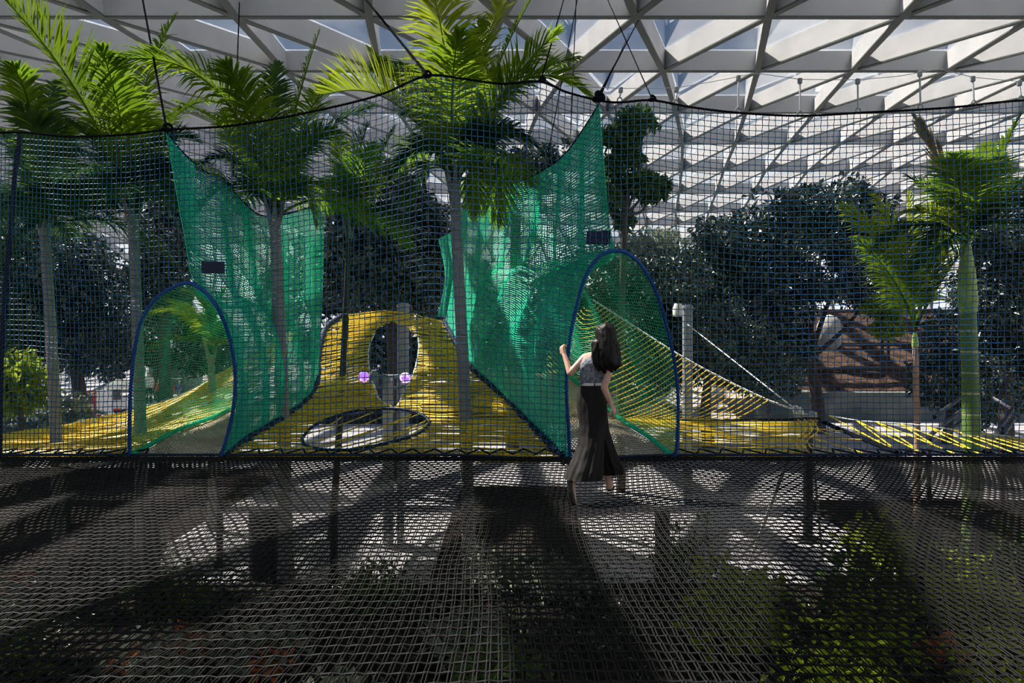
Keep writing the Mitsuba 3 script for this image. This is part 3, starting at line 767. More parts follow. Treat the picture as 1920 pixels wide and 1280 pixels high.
def palm(label, base, top, r, fronds, trunk_mat='palm_bark', shaft=None, name='palm_tree', fill=0, fill_L=1.9, fill_mat='frond_green', seed=0, leaf=0.55, az=None):
    rg = np.random.default_rng(seed)
    t = thing(name, label, 'palm tree')
    base, top = np.asarray(base, float), np.asarray(top, float)
    n = 60
    c = at_lengths(curve(np.vstack([base, 0.5 * (base + top) + [0.03, 0, 0], top]), 40), n)
    rad = r * np.interp(np.linspace(0, 1, n), [0, 0.06, 0.2, 1], [1.5, 1.2, 1.05, 0.85]) * (1 + 0.035 * (np.arange(n) % 2))
    part(t, 'trunk', tube(c, rad, 14), trunk_mat, smooth=40)
    if shaft:
        up = unit(c[-1] - c[-4])
        s = np.linspace(0, 1, 14)
        part(t, 'crownshaft', tube(c[-1] + s[:, None] * up * shaft, r * np.interp(s, [0, 0.15, 0.6, 1], [0.95, 1.08, 0.9, 0.5]), 14), 'crownshaft', smooth=40)
        tip = c[-1] + up * shaft
    else:
        tip = c[-1]
        tri = rg.uniform(0, 6.28, 7)
        part(t, 'leaf_bases', cat(*[tube(np.linspace(tip + [0, 0, -0.25], tip + [0.16 * math.cos(a), 0.16 * math.sin(a), 0.35], 4), [r * 0.55, r * 0.5, r * 0.3, 0.015], 6) for a in tri]), 'palm_bark', smooth=40)
    for k, fr in enumerate(fronds):
        (c1, c2), mat, lf = fr[0], fr[1], fr[2]
        kw = fr[3] if len(fr) > 3 else {}
        b0 = tip + [0, 0, kw.pop('up', 0.05)] if True else tip
        part(t, 'frond', frond_mesh([b0, P(*c1), P(*c2)], lf, seed=seed * 31 + k, **kw), mat, label=None)
    for k in range(fill):
        a = (k + rg.uniform(-0.3, 0.3)) * 2.399 if az is None else rg.uniform(*az)
        el = math.radians(rg.uniform(25, 85))
        L = fill_L * rg.uniform(0.75, 1.15)
        h = np.array([math.cos(a), math.sin(a), 0])
        b = tip + L * 0.55 * (h * math.cos(el) + np.array([0, 0, 1]) * math.sin(el))
        e = tip + L * (h * (0.55 + 0.4 * math.cos(el))) + np.array([0, 0, L * (1.05 * math.sin(el) - 0.75)])
        m = fill_mat if rg.random() < 0.75 else 'frond_dark'
        part(t, 'frond', frond_mesh([tip, b, e], leaf * rg.uniform(0.8, 1.1), seed=seed * 57 + k + 500), m)
    return t


def foot(px, Y):
    return np.array([(px - 960) / F * Y, Y, GZ])


YA, YB, YC, YD = 10.8, 10.3, 10.6, 10.2
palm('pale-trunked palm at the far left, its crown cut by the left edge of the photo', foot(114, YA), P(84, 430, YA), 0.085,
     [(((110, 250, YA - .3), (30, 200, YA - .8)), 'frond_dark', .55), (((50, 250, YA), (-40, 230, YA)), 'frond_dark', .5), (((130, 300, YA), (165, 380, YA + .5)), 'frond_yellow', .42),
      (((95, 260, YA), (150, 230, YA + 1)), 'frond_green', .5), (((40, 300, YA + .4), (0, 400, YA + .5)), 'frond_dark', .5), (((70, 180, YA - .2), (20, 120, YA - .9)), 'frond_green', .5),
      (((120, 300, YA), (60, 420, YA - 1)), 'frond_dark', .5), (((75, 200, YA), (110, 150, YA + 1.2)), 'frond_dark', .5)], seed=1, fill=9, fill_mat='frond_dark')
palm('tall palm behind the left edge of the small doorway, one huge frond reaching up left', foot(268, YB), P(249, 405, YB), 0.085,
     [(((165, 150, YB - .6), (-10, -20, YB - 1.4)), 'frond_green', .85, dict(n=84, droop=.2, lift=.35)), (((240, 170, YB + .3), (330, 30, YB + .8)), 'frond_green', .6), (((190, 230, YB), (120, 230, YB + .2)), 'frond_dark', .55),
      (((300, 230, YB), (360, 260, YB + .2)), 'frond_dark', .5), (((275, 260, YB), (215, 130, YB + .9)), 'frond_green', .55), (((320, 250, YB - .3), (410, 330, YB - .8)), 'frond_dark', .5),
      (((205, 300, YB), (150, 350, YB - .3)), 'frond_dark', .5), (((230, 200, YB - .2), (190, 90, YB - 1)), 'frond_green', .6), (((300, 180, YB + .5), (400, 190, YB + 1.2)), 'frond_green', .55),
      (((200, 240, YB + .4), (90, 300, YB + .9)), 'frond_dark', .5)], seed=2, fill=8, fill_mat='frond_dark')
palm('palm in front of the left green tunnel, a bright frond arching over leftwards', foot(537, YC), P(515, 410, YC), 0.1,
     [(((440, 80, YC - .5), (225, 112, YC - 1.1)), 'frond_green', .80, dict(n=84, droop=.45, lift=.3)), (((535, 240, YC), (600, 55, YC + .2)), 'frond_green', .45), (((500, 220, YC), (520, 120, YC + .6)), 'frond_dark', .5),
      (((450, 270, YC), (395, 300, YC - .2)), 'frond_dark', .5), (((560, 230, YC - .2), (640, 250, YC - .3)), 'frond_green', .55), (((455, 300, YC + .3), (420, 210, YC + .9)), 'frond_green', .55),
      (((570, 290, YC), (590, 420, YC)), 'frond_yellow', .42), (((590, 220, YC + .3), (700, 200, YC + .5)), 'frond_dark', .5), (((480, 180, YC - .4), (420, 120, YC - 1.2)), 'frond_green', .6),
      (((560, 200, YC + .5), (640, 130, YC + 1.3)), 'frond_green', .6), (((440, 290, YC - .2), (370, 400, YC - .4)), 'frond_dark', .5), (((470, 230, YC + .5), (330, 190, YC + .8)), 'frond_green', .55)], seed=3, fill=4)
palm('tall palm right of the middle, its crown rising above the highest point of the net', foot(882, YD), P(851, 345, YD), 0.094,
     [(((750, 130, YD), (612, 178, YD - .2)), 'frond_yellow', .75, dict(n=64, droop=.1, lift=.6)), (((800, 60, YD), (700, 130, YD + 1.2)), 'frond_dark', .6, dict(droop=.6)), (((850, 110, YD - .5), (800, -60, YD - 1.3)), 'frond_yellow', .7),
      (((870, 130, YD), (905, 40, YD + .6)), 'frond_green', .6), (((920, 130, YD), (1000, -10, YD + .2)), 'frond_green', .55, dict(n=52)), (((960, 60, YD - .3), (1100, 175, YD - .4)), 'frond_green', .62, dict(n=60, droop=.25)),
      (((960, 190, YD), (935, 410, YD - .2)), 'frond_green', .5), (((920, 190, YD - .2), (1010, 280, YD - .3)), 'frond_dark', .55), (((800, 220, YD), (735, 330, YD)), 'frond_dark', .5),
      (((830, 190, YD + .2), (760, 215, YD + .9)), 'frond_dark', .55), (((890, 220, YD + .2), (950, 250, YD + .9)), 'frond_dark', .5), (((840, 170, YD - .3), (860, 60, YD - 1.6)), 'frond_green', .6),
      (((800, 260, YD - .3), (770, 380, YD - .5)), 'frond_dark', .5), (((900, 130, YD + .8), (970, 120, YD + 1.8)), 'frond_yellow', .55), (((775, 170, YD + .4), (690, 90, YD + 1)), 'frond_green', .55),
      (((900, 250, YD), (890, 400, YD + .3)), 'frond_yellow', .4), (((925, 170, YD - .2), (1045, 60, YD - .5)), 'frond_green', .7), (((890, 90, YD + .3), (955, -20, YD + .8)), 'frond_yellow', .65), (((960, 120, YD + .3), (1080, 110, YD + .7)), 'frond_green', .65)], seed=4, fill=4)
YE = 13.0
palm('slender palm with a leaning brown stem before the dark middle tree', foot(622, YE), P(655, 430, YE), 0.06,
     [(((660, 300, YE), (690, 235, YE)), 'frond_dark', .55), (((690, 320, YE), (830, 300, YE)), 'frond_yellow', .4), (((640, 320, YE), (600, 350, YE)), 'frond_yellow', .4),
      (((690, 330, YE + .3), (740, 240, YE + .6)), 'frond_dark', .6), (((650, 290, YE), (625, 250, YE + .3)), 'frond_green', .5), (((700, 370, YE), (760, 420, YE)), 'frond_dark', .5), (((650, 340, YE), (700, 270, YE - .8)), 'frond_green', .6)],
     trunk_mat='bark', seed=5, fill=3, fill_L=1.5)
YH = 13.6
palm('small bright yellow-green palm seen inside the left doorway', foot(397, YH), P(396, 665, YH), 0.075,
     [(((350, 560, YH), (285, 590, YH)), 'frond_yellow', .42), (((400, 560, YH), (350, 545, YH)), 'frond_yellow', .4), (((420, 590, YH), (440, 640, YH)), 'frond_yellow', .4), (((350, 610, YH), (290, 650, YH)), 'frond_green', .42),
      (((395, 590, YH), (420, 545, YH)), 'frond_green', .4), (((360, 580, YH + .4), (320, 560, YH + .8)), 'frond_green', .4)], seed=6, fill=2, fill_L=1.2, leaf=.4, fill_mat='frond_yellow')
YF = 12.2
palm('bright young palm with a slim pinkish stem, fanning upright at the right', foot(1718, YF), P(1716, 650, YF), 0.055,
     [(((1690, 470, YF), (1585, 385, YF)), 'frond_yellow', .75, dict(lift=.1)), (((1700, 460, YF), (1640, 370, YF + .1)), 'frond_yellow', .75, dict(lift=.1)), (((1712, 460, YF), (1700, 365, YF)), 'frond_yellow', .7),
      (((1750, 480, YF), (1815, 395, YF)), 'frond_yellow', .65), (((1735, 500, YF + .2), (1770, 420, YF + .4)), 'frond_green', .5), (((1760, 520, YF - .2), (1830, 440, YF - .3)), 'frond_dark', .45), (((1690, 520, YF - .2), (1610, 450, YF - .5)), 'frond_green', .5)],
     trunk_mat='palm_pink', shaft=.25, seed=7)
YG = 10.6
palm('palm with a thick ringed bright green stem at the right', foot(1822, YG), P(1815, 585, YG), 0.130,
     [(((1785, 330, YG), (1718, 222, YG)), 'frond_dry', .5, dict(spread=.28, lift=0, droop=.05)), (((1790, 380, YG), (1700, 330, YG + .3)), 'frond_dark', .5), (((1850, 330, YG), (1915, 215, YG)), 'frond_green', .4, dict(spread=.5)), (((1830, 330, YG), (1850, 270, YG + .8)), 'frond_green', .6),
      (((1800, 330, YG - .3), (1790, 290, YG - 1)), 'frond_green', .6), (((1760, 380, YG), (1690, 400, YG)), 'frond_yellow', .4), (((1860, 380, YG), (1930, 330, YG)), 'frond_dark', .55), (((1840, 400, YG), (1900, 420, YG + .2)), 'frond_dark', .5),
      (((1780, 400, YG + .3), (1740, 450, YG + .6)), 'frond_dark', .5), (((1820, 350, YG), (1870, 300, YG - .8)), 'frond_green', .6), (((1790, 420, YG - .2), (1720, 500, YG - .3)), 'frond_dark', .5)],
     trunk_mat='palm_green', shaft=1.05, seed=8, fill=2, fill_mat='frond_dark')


# ------------------------------------------------------------------ broad-leaved trees and shrubs
def leaves(blobs, n, size, seed, hollow=0.5, gap=0.42, gs=1.6, up=0.3):
    """Leaf blades over ellipsoid blobs (centre, radii), with gaps between clumps."""
    rg = np.random.default_rng(seed)
    vol = np.array([np.prod(b[1]) ** (2 / 3) for b in blobs]); cnt = (n * vol / vol.sum()).astype(int)
    ps, ns = [], []
    for (c, r), m in zip(blobs, cnt):
        d = unit(rg.normal(size=(m * 2, 3)))
        rad = 1 - hollow * rg.random((m * 2, 1)) ** 2
        bump = 1 + 0.6 * (meshkit.fbm(d * 2.2 + np.asarray(c), 3, seed) - 0.5) * 2
        p = np.asarray(c) + d * np.asarray(r) * rad * bump[:, None]
        keep = meshkit.fbm(p * gs, 2, seed + 3) > gap
        ps.append(p[keep][:m]); ns.append(d[keep][:m])
    p, d = np.vstack(ps), np.vstack(ns)
    m = len(p)
    t = unit(d * 0.5 + rg.normal(size=(m, 3)) * 0.7 + [0, 0, -0.25])
    nr = unit(d * 0.6 + rg.normal(size=(m, 3)) * 0.55 + [0, 0, up])
    s = unit(np.cross(t, nr)); nr = np.cross(s, t)
    L = size * rg.uniform(0.7, 1.35, (m, 1)); w = L * 0.24
    v = np.stack([p, p + t * L * 0.5 + s * w + nr * w * 0.3, p + t * L - nr * L * 0.08, p + t * L * 0.5 - s * w + nr * w * 0.3], 1).reshape(-1, 3)
    f = (np.array([[0, 1, 2], [0, 2, 3]])[None] + (np.arange(m) * 4)[:, None, None]).reshape(-1, 3)
    return v, f


def tree(label, base, blobs, n, size, mat, seed, r=0.2, name='broadleaf_tree', cat_='tree', **kw):
    rg = np.random.default_rng(seed)
    t = thing(name, label, cat_)
    base = np.asarray(base, float)
    lo = min(b[0][2] - b[1][2] * 0.6 for b in blobs)
    ctr = np.mean([b[0] for b in blobs], 0)
    fork = np.array([0.65 * base[0] + 0.35 * ctr[0], 0.65 * base[1] + 0.35 * ctr[1], max(lo, base[2] + 0.5)])
    part(t, 'trunk', tube(curve(np.vstack([base, 0.5 * (base + fork) + rg.normal(0, 0.1 * r * 5, 3) * [1, 1, 0], fork, 0.5 * (fork + ctr)]), 24), np.linspace(r * 1.25, r * 0.6, 24), 10), 'bark', smooth=40)
    for b in blobs:
        c = curve(np.vstack([fork, 0.5 * (fork + b[0]) + rg.normal(0, 0.15, 3), b[0] + np.array([0, 0, b[1][2] * 0.4])]), 14)
        part(t, 'branch', tube(c, np.linspace(r * 0.5, r * 0.12, 14), 6), 'bark', smooth=40)
    part(t, 'foliage', leaves(blobs, n, size, seed, **kw), mat, kind='stuff')
    return t


def blob(px, py, rx, ry, Y, d=None):
    return P(px, py, Y), np.array([rx / F * Y, (d or rx) / F * Y, ry / F * Y])


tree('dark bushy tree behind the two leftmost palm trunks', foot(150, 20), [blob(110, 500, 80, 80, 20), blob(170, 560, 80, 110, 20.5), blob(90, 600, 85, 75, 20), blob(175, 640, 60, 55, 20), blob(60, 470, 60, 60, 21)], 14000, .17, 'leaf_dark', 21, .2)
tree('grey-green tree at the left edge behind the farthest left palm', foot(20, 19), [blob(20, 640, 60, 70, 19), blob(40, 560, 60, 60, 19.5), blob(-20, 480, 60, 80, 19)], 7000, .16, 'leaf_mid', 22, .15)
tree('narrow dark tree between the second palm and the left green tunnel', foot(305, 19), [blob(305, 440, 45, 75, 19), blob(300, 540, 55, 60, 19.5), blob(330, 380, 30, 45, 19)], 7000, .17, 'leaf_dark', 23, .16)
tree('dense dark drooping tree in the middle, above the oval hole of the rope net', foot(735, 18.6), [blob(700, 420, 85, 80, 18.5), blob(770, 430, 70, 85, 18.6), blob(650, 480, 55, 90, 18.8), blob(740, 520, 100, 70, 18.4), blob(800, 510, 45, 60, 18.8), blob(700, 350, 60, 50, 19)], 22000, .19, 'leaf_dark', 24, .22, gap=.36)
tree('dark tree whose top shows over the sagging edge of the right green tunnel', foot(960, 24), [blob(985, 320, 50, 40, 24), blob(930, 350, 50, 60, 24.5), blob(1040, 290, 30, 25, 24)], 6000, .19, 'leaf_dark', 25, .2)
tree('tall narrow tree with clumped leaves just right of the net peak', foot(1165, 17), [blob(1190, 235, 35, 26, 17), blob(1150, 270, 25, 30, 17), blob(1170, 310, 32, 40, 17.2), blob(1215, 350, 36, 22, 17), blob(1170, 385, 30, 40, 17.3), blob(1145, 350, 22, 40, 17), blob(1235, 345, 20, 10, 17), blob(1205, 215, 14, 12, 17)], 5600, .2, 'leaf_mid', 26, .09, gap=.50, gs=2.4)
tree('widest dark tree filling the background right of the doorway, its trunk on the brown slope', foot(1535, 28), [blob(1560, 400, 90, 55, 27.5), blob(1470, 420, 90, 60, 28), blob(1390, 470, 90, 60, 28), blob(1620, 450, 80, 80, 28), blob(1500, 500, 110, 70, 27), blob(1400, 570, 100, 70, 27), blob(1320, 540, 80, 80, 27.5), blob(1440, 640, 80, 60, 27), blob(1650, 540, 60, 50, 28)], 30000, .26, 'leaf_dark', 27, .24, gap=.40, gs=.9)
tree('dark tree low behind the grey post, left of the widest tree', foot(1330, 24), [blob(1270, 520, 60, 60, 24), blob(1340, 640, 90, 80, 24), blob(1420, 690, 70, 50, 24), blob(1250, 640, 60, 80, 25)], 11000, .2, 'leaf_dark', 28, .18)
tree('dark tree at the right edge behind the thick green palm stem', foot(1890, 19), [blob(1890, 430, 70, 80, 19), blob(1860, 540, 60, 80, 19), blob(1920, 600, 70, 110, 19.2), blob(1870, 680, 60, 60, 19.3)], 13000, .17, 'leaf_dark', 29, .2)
tree('thin feathery tree far behind the top of the right doorway', foot(1215, 40), [blob(1215, 450, 60, 22, 40), blob(1180, 480, 50, 30, 40), blob(1250, 490, 60, 30, 40), blob(1200, 540, 60, 50, 40)], 5000, .30, 'leaf_pale', 30, .2, gap=.48, gs=.8)
for lb_, b, s in [('small sunlit shrub left of the bright young palm', (1655, 575, 34, 20, 26), 31), ('second sunlit shrub, just below the first and left of the slim pinkish stem', (1665, 615, 26, 14, 26), 32)]:
    Y = b[4]
    tree(lb_, P(b[0], 690, Y), [blob(*b)], 900, .2, 'leaf_bright', s, .05, 'shrub', 'shrub')
tree('dark round shrub standing against the low concrete wall', P(1440, 775, 30), [blob(1440, 700, 60, 50, 30)], 2600, .2, 'leaf_dark', 33, .08, 'shrub', 'shrub')
tree('bright broad-leaved shrub at the left edge before the first palm', foot(40, 12), [blob(30, 690, 50, 38, 12), blob(70, 730, 30, 22, 12), blob(20, 740, 40, 30, 12)], 1100, .20, 'leaf_bright', 34, .05, 'shrub', 'shrub', hollow=.8)
tree('pale leafy shrub under the farthest left palm', foot(130, 13.5), [blob(120, 770, 50, 30, 13.5), blob(60, 790, 50, 30, 13.5), blob(150, 810, 50, 20, 13)], 900, .18, 'leaf_pale', 35, .04, 'shrub', 'shrub', hollow=.8)
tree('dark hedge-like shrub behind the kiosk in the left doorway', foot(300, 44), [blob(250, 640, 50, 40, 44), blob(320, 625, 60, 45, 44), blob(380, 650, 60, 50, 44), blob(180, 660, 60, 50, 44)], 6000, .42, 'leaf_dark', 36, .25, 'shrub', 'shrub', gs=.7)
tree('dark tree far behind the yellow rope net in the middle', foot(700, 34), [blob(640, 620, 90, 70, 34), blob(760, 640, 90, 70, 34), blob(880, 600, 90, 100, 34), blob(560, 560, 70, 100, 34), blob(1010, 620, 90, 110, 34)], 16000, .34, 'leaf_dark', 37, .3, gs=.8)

tree('tall unseen tree added left of the black net to shade it', (-9.6, 6.0, GZ), [(np.array([-9.2, 5.6, 4.6]), np.array([1.9, 1.9, 1.5])), (np.array([-8.4, 4.2, 3.9]), np.array([1.6, 1.6, 1.2])), (np.array([-10.4, 7.2, 4.4]), np.array([1.8, 1.8, 1.4]))], 8000, .15, 'leaf_mid', 38, .16, gap=.38)  # added out of view to cast shade on the left of the net
tree('dense unseen tree added behind the camera at the left to block sky light', (-7, -12, GZ), [(np.array([-7, -12, 2.5]), np.array([4.5, 2.5, 3.4])), (np.array([-12, -12, 2.0]), np.array([3.5, 2.5, 3.2]))], 9000, .3, 'leaf_dark', 40, .25)  # added out of view to hold back low sky light from behind
tree('dense unseen tree added behind the camera at the right to block sky light', (6, -12, GZ), [(np.array([5, -12, 2.5]), np.array([4.5, 2.5, 3.4])), (np.array([11, -12, 2.2]), np.array([3.8, 2.5, 3.2]))], 9000, .3, 'leaf_dark', 41, .25)  # second added tree, dims the faces turned to the camera

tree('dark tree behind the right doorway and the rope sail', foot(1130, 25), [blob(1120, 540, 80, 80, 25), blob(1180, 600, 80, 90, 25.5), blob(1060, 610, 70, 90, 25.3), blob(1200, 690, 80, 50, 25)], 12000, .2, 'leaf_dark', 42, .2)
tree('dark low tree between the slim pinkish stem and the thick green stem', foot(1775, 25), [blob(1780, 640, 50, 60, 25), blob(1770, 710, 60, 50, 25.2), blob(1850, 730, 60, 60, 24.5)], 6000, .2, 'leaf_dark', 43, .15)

# plants of the bed under the black net
rg = np.random.default_rng(77)
spots = []
for k in range(60):
    x, y = rg.uniform(-7.5, 7.5), rg.uniform(5.8, 10.4)
    if all((x - a) ** 2 + (y - b) ** 2 > 0.75 for a, b in spots):
        spots.append((x, y))
spots = sorted(spots[:26])
spots = sorted(spots, key=lambda p: p[0] / p[1])
ORD = ['first', 'second', 'third', 'fourth', 'fifth', 'sixth', 'seventh', 'eighth', 'ninth', 'tenth', 'eleventh', 'twelfth', 'thirteenth', 'fourteenth']
tally = {}
for k, (x, y) in enumerate(spots):
    right = x > 0.6
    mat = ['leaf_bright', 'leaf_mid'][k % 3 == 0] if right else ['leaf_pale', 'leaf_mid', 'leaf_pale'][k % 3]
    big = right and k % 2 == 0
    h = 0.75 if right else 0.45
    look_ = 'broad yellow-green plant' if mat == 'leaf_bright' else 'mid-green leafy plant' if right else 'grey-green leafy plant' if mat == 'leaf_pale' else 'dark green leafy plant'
    side_ = 'right' if right else 'left'
    tally[look_] = tally.get(look_, 0) + 1
    t = lab(number('bedding_plant'), f"{look_}, {ORD[tally[look_] - 1]} from the left of its kind under the {side_} net half", 'plant', f'{look_}s in the bed under the black net, {side_}')
    blobs = [(np.array([x, y, GZ + h * 0.75]), np.array([0.5, 0.45, h * 0.7]))]
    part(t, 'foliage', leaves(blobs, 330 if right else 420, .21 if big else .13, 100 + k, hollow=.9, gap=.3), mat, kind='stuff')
    part(t, 'stem', cat(*[tube(np.linspace([x, y, GZ - 0.02], [x + 0.25 * math.cos(a), y + 0.22 * math.sin(a), GZ + h], 4), 0.012, 5) for a in (0.3, 2.2, 4.4, 5.6)]), 'bark', smooth=True)
cover = [(np.array([x, y, GZ + 0.10]), np.array([1.4, 0.9, 0.22])) for x in np.arange(-8, 8.1, 1.6) for y in (6.6, 7.8, 9.0, 10.0)]
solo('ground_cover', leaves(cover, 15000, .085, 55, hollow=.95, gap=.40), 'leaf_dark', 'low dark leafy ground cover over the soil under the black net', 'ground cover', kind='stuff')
for k, (px, py) in enumerate([(335, 1222), (352, 1235), (250, 1258), (505, 1262), (20, 1105), (1762, 1232)]):
    Y = 3.55 * F / (py - 640)
    x = (px - 960) / F * Y
    t = lab(number('bedding_plant'), ['orange-leaved plant, larger of the pair under the left part of the black net', 'orange-leaved plant close right of another one under the left part of the black net', 'small orange-leaved plant near the bottom edge at the left', 'orange-leaved plant near the bottom edge, right of the orange pair',
                                      'orange-leaved plant by the left edge of the photo, under the black net', 'small reddish plant in the bed at the right, under the black net'][k], 'plant')
    part(t, 'foliage', leaves([(np.array([x, Y, GZ + 0.3]), np.array([0.22, 0.2, 0.16]))], 70, .13, 300 + k, hollow=.9, gap=.0, up=.8), 'petal_orange', kind='stuff')
    part(t, 'stem', tube([[x, Y, GZ - 0.02], [x, Y, GZ + 0.3]], 0.01, 5), 'bark')

# ------------------------------------------------------------------ posts under and behind the nets
for px, py, w, lb_ in [(285, 1160, 30, 'dark steel post under the black net, second dark post from the left'), (412, 1062, 12, 'thin dark post under the black net, left of the widest post'), (497, 1085, 58, 'widest dark post under the black net, left of the middle'),
                       (626, 1092, 15, 'thin dark post under the black net, between the widest post and the middle'), (1242, 1140, 28, 'short dark post under the black net, right of the walking woman'), (1725, 1165, 14, 'thin dark post under the right part of the black net'),
                       (1835, 1172, 26, 'dark brown post under the black net near the right edge')]:
    Y = 3.75 * F / (py - 640)
    x = (px - 960) / F * Y
    r = w / 2 / F * Y
    zt = min(-0.25, EYE - (960 - 640) / F * Y)
    t = thing('steel_post', lb_, 'post')
    part(t, 'shaft', tube(np.linspace([x, Y, GZ], [x, Y, zt], 5), r, 16), 'steel_dark', smooth=40)
    part(t, 'base_plate', bevel_box((x, Y, GZ + 0.02), (r * 3, r * 3, 0.05), 0.01), 'steel_dark')
for px, top, Y, r, lb_ in [(756, 572, 16.6, 0.145, 'tall grey-blue steel post seen through the oval hole of the middle rope net'), (1289, 575, 15.7, 0.115, 'tall grey steel post right of the right doorway, tied by the white guy rope')]:
    t = thing('steel_post', lb_, 'post')
    x = (px - 960) / F * Y
    z1 = P(px, top, Y)[2]
    part(t, 'shaft', tube(np.linspace([x, Y, GZ], [x, Y, z1], 6), r, 20), 'steel_grey', smooth=40)
    part(t, 'cap', lathe([[0, 0.06], [r * 0.8, 0.05], [r * 1.15, 0.0], [r * 1.15, -0.05], [r * 0.9, -0.06]], (x, Y, z1)), 'steel_grey', smooth=40)
    part(t, 'base_plate', bevel_box((x, Y, GZ + 0.02), (r * 4, r * 4, 0.04), 0.01), 'steel_grey')
x, Y, z = P(1289, 578, 15.7)
t = thing('spotlight', 'pale spotlight head clamped beside the top of the grey post right of the doorway', 'spotlight')
part(t, 'housing', lathe([[0, 0.14], [0.08, 0.13], [0.12, 0.0], [0.12, -0.16], [0.09, -0.17], [0, -0.15]], (x - 0.26, Y - 0.16, z - 0.02)), 'white_paint', smooth=40)
part(t, 'bracket', tube([[x, Y - 0.1, z - 0.06], [x - 0.24, Y - 0.16, z + 0.02]], 0.025, 8), 'steel_grey', smooth=True)
t = thing('lamp_post', 'twin lamp with two glowing pink-violet globes behind the oval hole of the rope net', 'lamp')
YL = 12.6
bx = P(728, 708, YL)
part(t, 'column', tube([[bx[0], YL, GZ], [bx[0], YL, bx[2]]], 0.10, 18), 'galvanised', smooth=40)
part(t, 'column', tube([[bx[0] + 0.22, YL + .05, GZ], [bx[0] + 0.22, YL + .05, bx[2]]], 0.07, 18), 'galvanised', smooth=40)
part(t, 'crossbar', bevel_box((bx[0] + 0.09, YL, bx[2] + 0.02), (0.70, 0.09, 0.08), 0.02), 'steel_grey')
part(t, 'valve', lathe([[0, 0.12], [0.06, 0.10], [0.09, 0.02], [0.09, -0.16], [0.05, -0.2], [0, -0.2]], (bx[0] - 0.26, YL - .05, bx[2] + 0.03)), 'steel_grey', smooth=40)
gl = proc(lambda p, n, uv: mix((0.30, 0.20, 0.29), (0.12, 0.03, 0.24), smoothstep(0.45, 0.6, noise(p.x * 9, p.y * 9, p.z * 7 + 3))))
for px, py in [(682, 706), (760, 708)]:
    c = P(px, py, YL - 0.05)
    k = part(t, 'globe', ball(c, 0.10, 3), 'white_paint', smooth=True, label='glowing pink-violet globe')
    v, f = ball(c, 0.10, 3)
    w = unit(v - c)
    scene[k] = mikit.ply((v, f), 'white_paint', smooth=True, uv=np.stack([np.arctan2(w[:, 1], w[:, 0]) / 6.2832 + 0.5, w[:, 2] * 0.5 + 0.5], 1), emitter={'type': 'area', 'radiance': gl})
    part(t, 'arm', tube(curve([[c[0], YL, c[2] - 0.12], [(c[0] + bx[0]) / 2, YL, c[2] - 0.2], [bx[0], YL, bx[2] - 0.12]], 12), 0.03, 8), 'steel_grey', smooth=True)

# black steel rail frames at the far right
t = thing('steel_railing', 'black slanted steel rails behind the zigzag ropes at the far right', 'railing')
for (a, b) in [((1700, 850, 14.0), (1812, 762, 17)), ((1718, 856, 14.0), (1822, 776, 17)), ((1752, 782, 16), (1815, 735, 18)), ((1846, 846, 14), (1898, 768, 16)), ((1858, 850, 14), (1902, 785, 16))]:
    part(t, 'rail', tube(np.linspace(P(*a), P(*b), 4), 0.05, 8), 'steel_dark', smooth=True)
for a in [(1742, 818, 15), (1810, 765, 17), (1880, 800, 15)]:
    p = P(*a)
    part(t, 'upright', tube([[p[0], p[1], GZ], p], 0.05, 8), 'steel_dark', smooth=True)
part(t, 'hand_rail', tube([P(1862, 745, 17), P(1896, 766, 16)], 0.03, 8), 'white_paint', smooth=True, label='short white handrail')


# ------------------------------------------------------------------ people
def sph(c, r, n=14):
    return m3.Manifold.sphere(r, n).translate([float(x) for x in c])


def bone(a, b, ra, rb, n=14):
    return m3.Manifold.batch_hull([sph(a, ra, n), sph(b, rb, n)])


def chain(ps, rs, n=14):
    return [bone(ps[i], ps[i + 1], rs[i], rs[i + 1], n) for i in range(len(ps) - 1)]


def melt(parts, length=0.02, it=12):
    m = m3.Manifold.batch_boolean(parts, m3.OpType.Add).refine_to_length(length).to_mesh()
    t = trimesh.Trimesh(m.vert_properties[:, :3], m.tri_verts, process=True)
    trimesh.smoothing.filter_taubin(t, 0.5, 0.53, it)
    return t


def hand(wrist, d, palm_n, size, curl, thumb_side, n=8):
    """Palm, four unequal fingers of three joints each and a thumb from the palm's side."""
    wrist, d = np.asarray(wrist, float), unit(d)
    pn = unit(np.asarray(palm_n, float) - d * np.dot(palm_n, d)); s = np.cross(d, pn) * thumb_side
    u = size / 0.18
    out = [m3.Manifold.batch_hull([sph(wrist, .024 * u, n), sph(wrist + d * .085 * u + s * .032 * u, .013 * u, n), sph(wrist + d * .088 * u - s * .032 * u, .012 * u, n), sph(wrist + d * .03 * u + s * .03 * u, .015 * u, n)])]
    for k, (o, L) in enumerate([(.031, .068), (.011, .078), (-.010, .072), (-.030, .056)]):
        p = wrist + d * .085 * u + s * o * u
        ps, a = [wrist + d * .06 * u + s * o * .9 * u, p], 0.0
        for q, f in enumerate((0.45, 0.32, 0.23)):
            a += curl * (0.8 + 0.2 * q) + 0.05 * k
            p = p + (d * math.cos(a) + pn * math.sin(a)) * L * f * u
            ps.append(p)
        out += chain(ps, [.010 * u, .0095 * u, .009 * u, .008 * u, .007 * u], n)
    b = wrist + d * .025 * u + s * .028 * u
    out += chain([wrist + d * .02 * u, b, b + (d * .6 + s * .75 + pn * .25) * .038 * u, b + (d * .95 + s * .75 + pn * .65) * .060 * u], [.014 * u, .013 * u, .011 * u, .0085 * u], n)
    return out


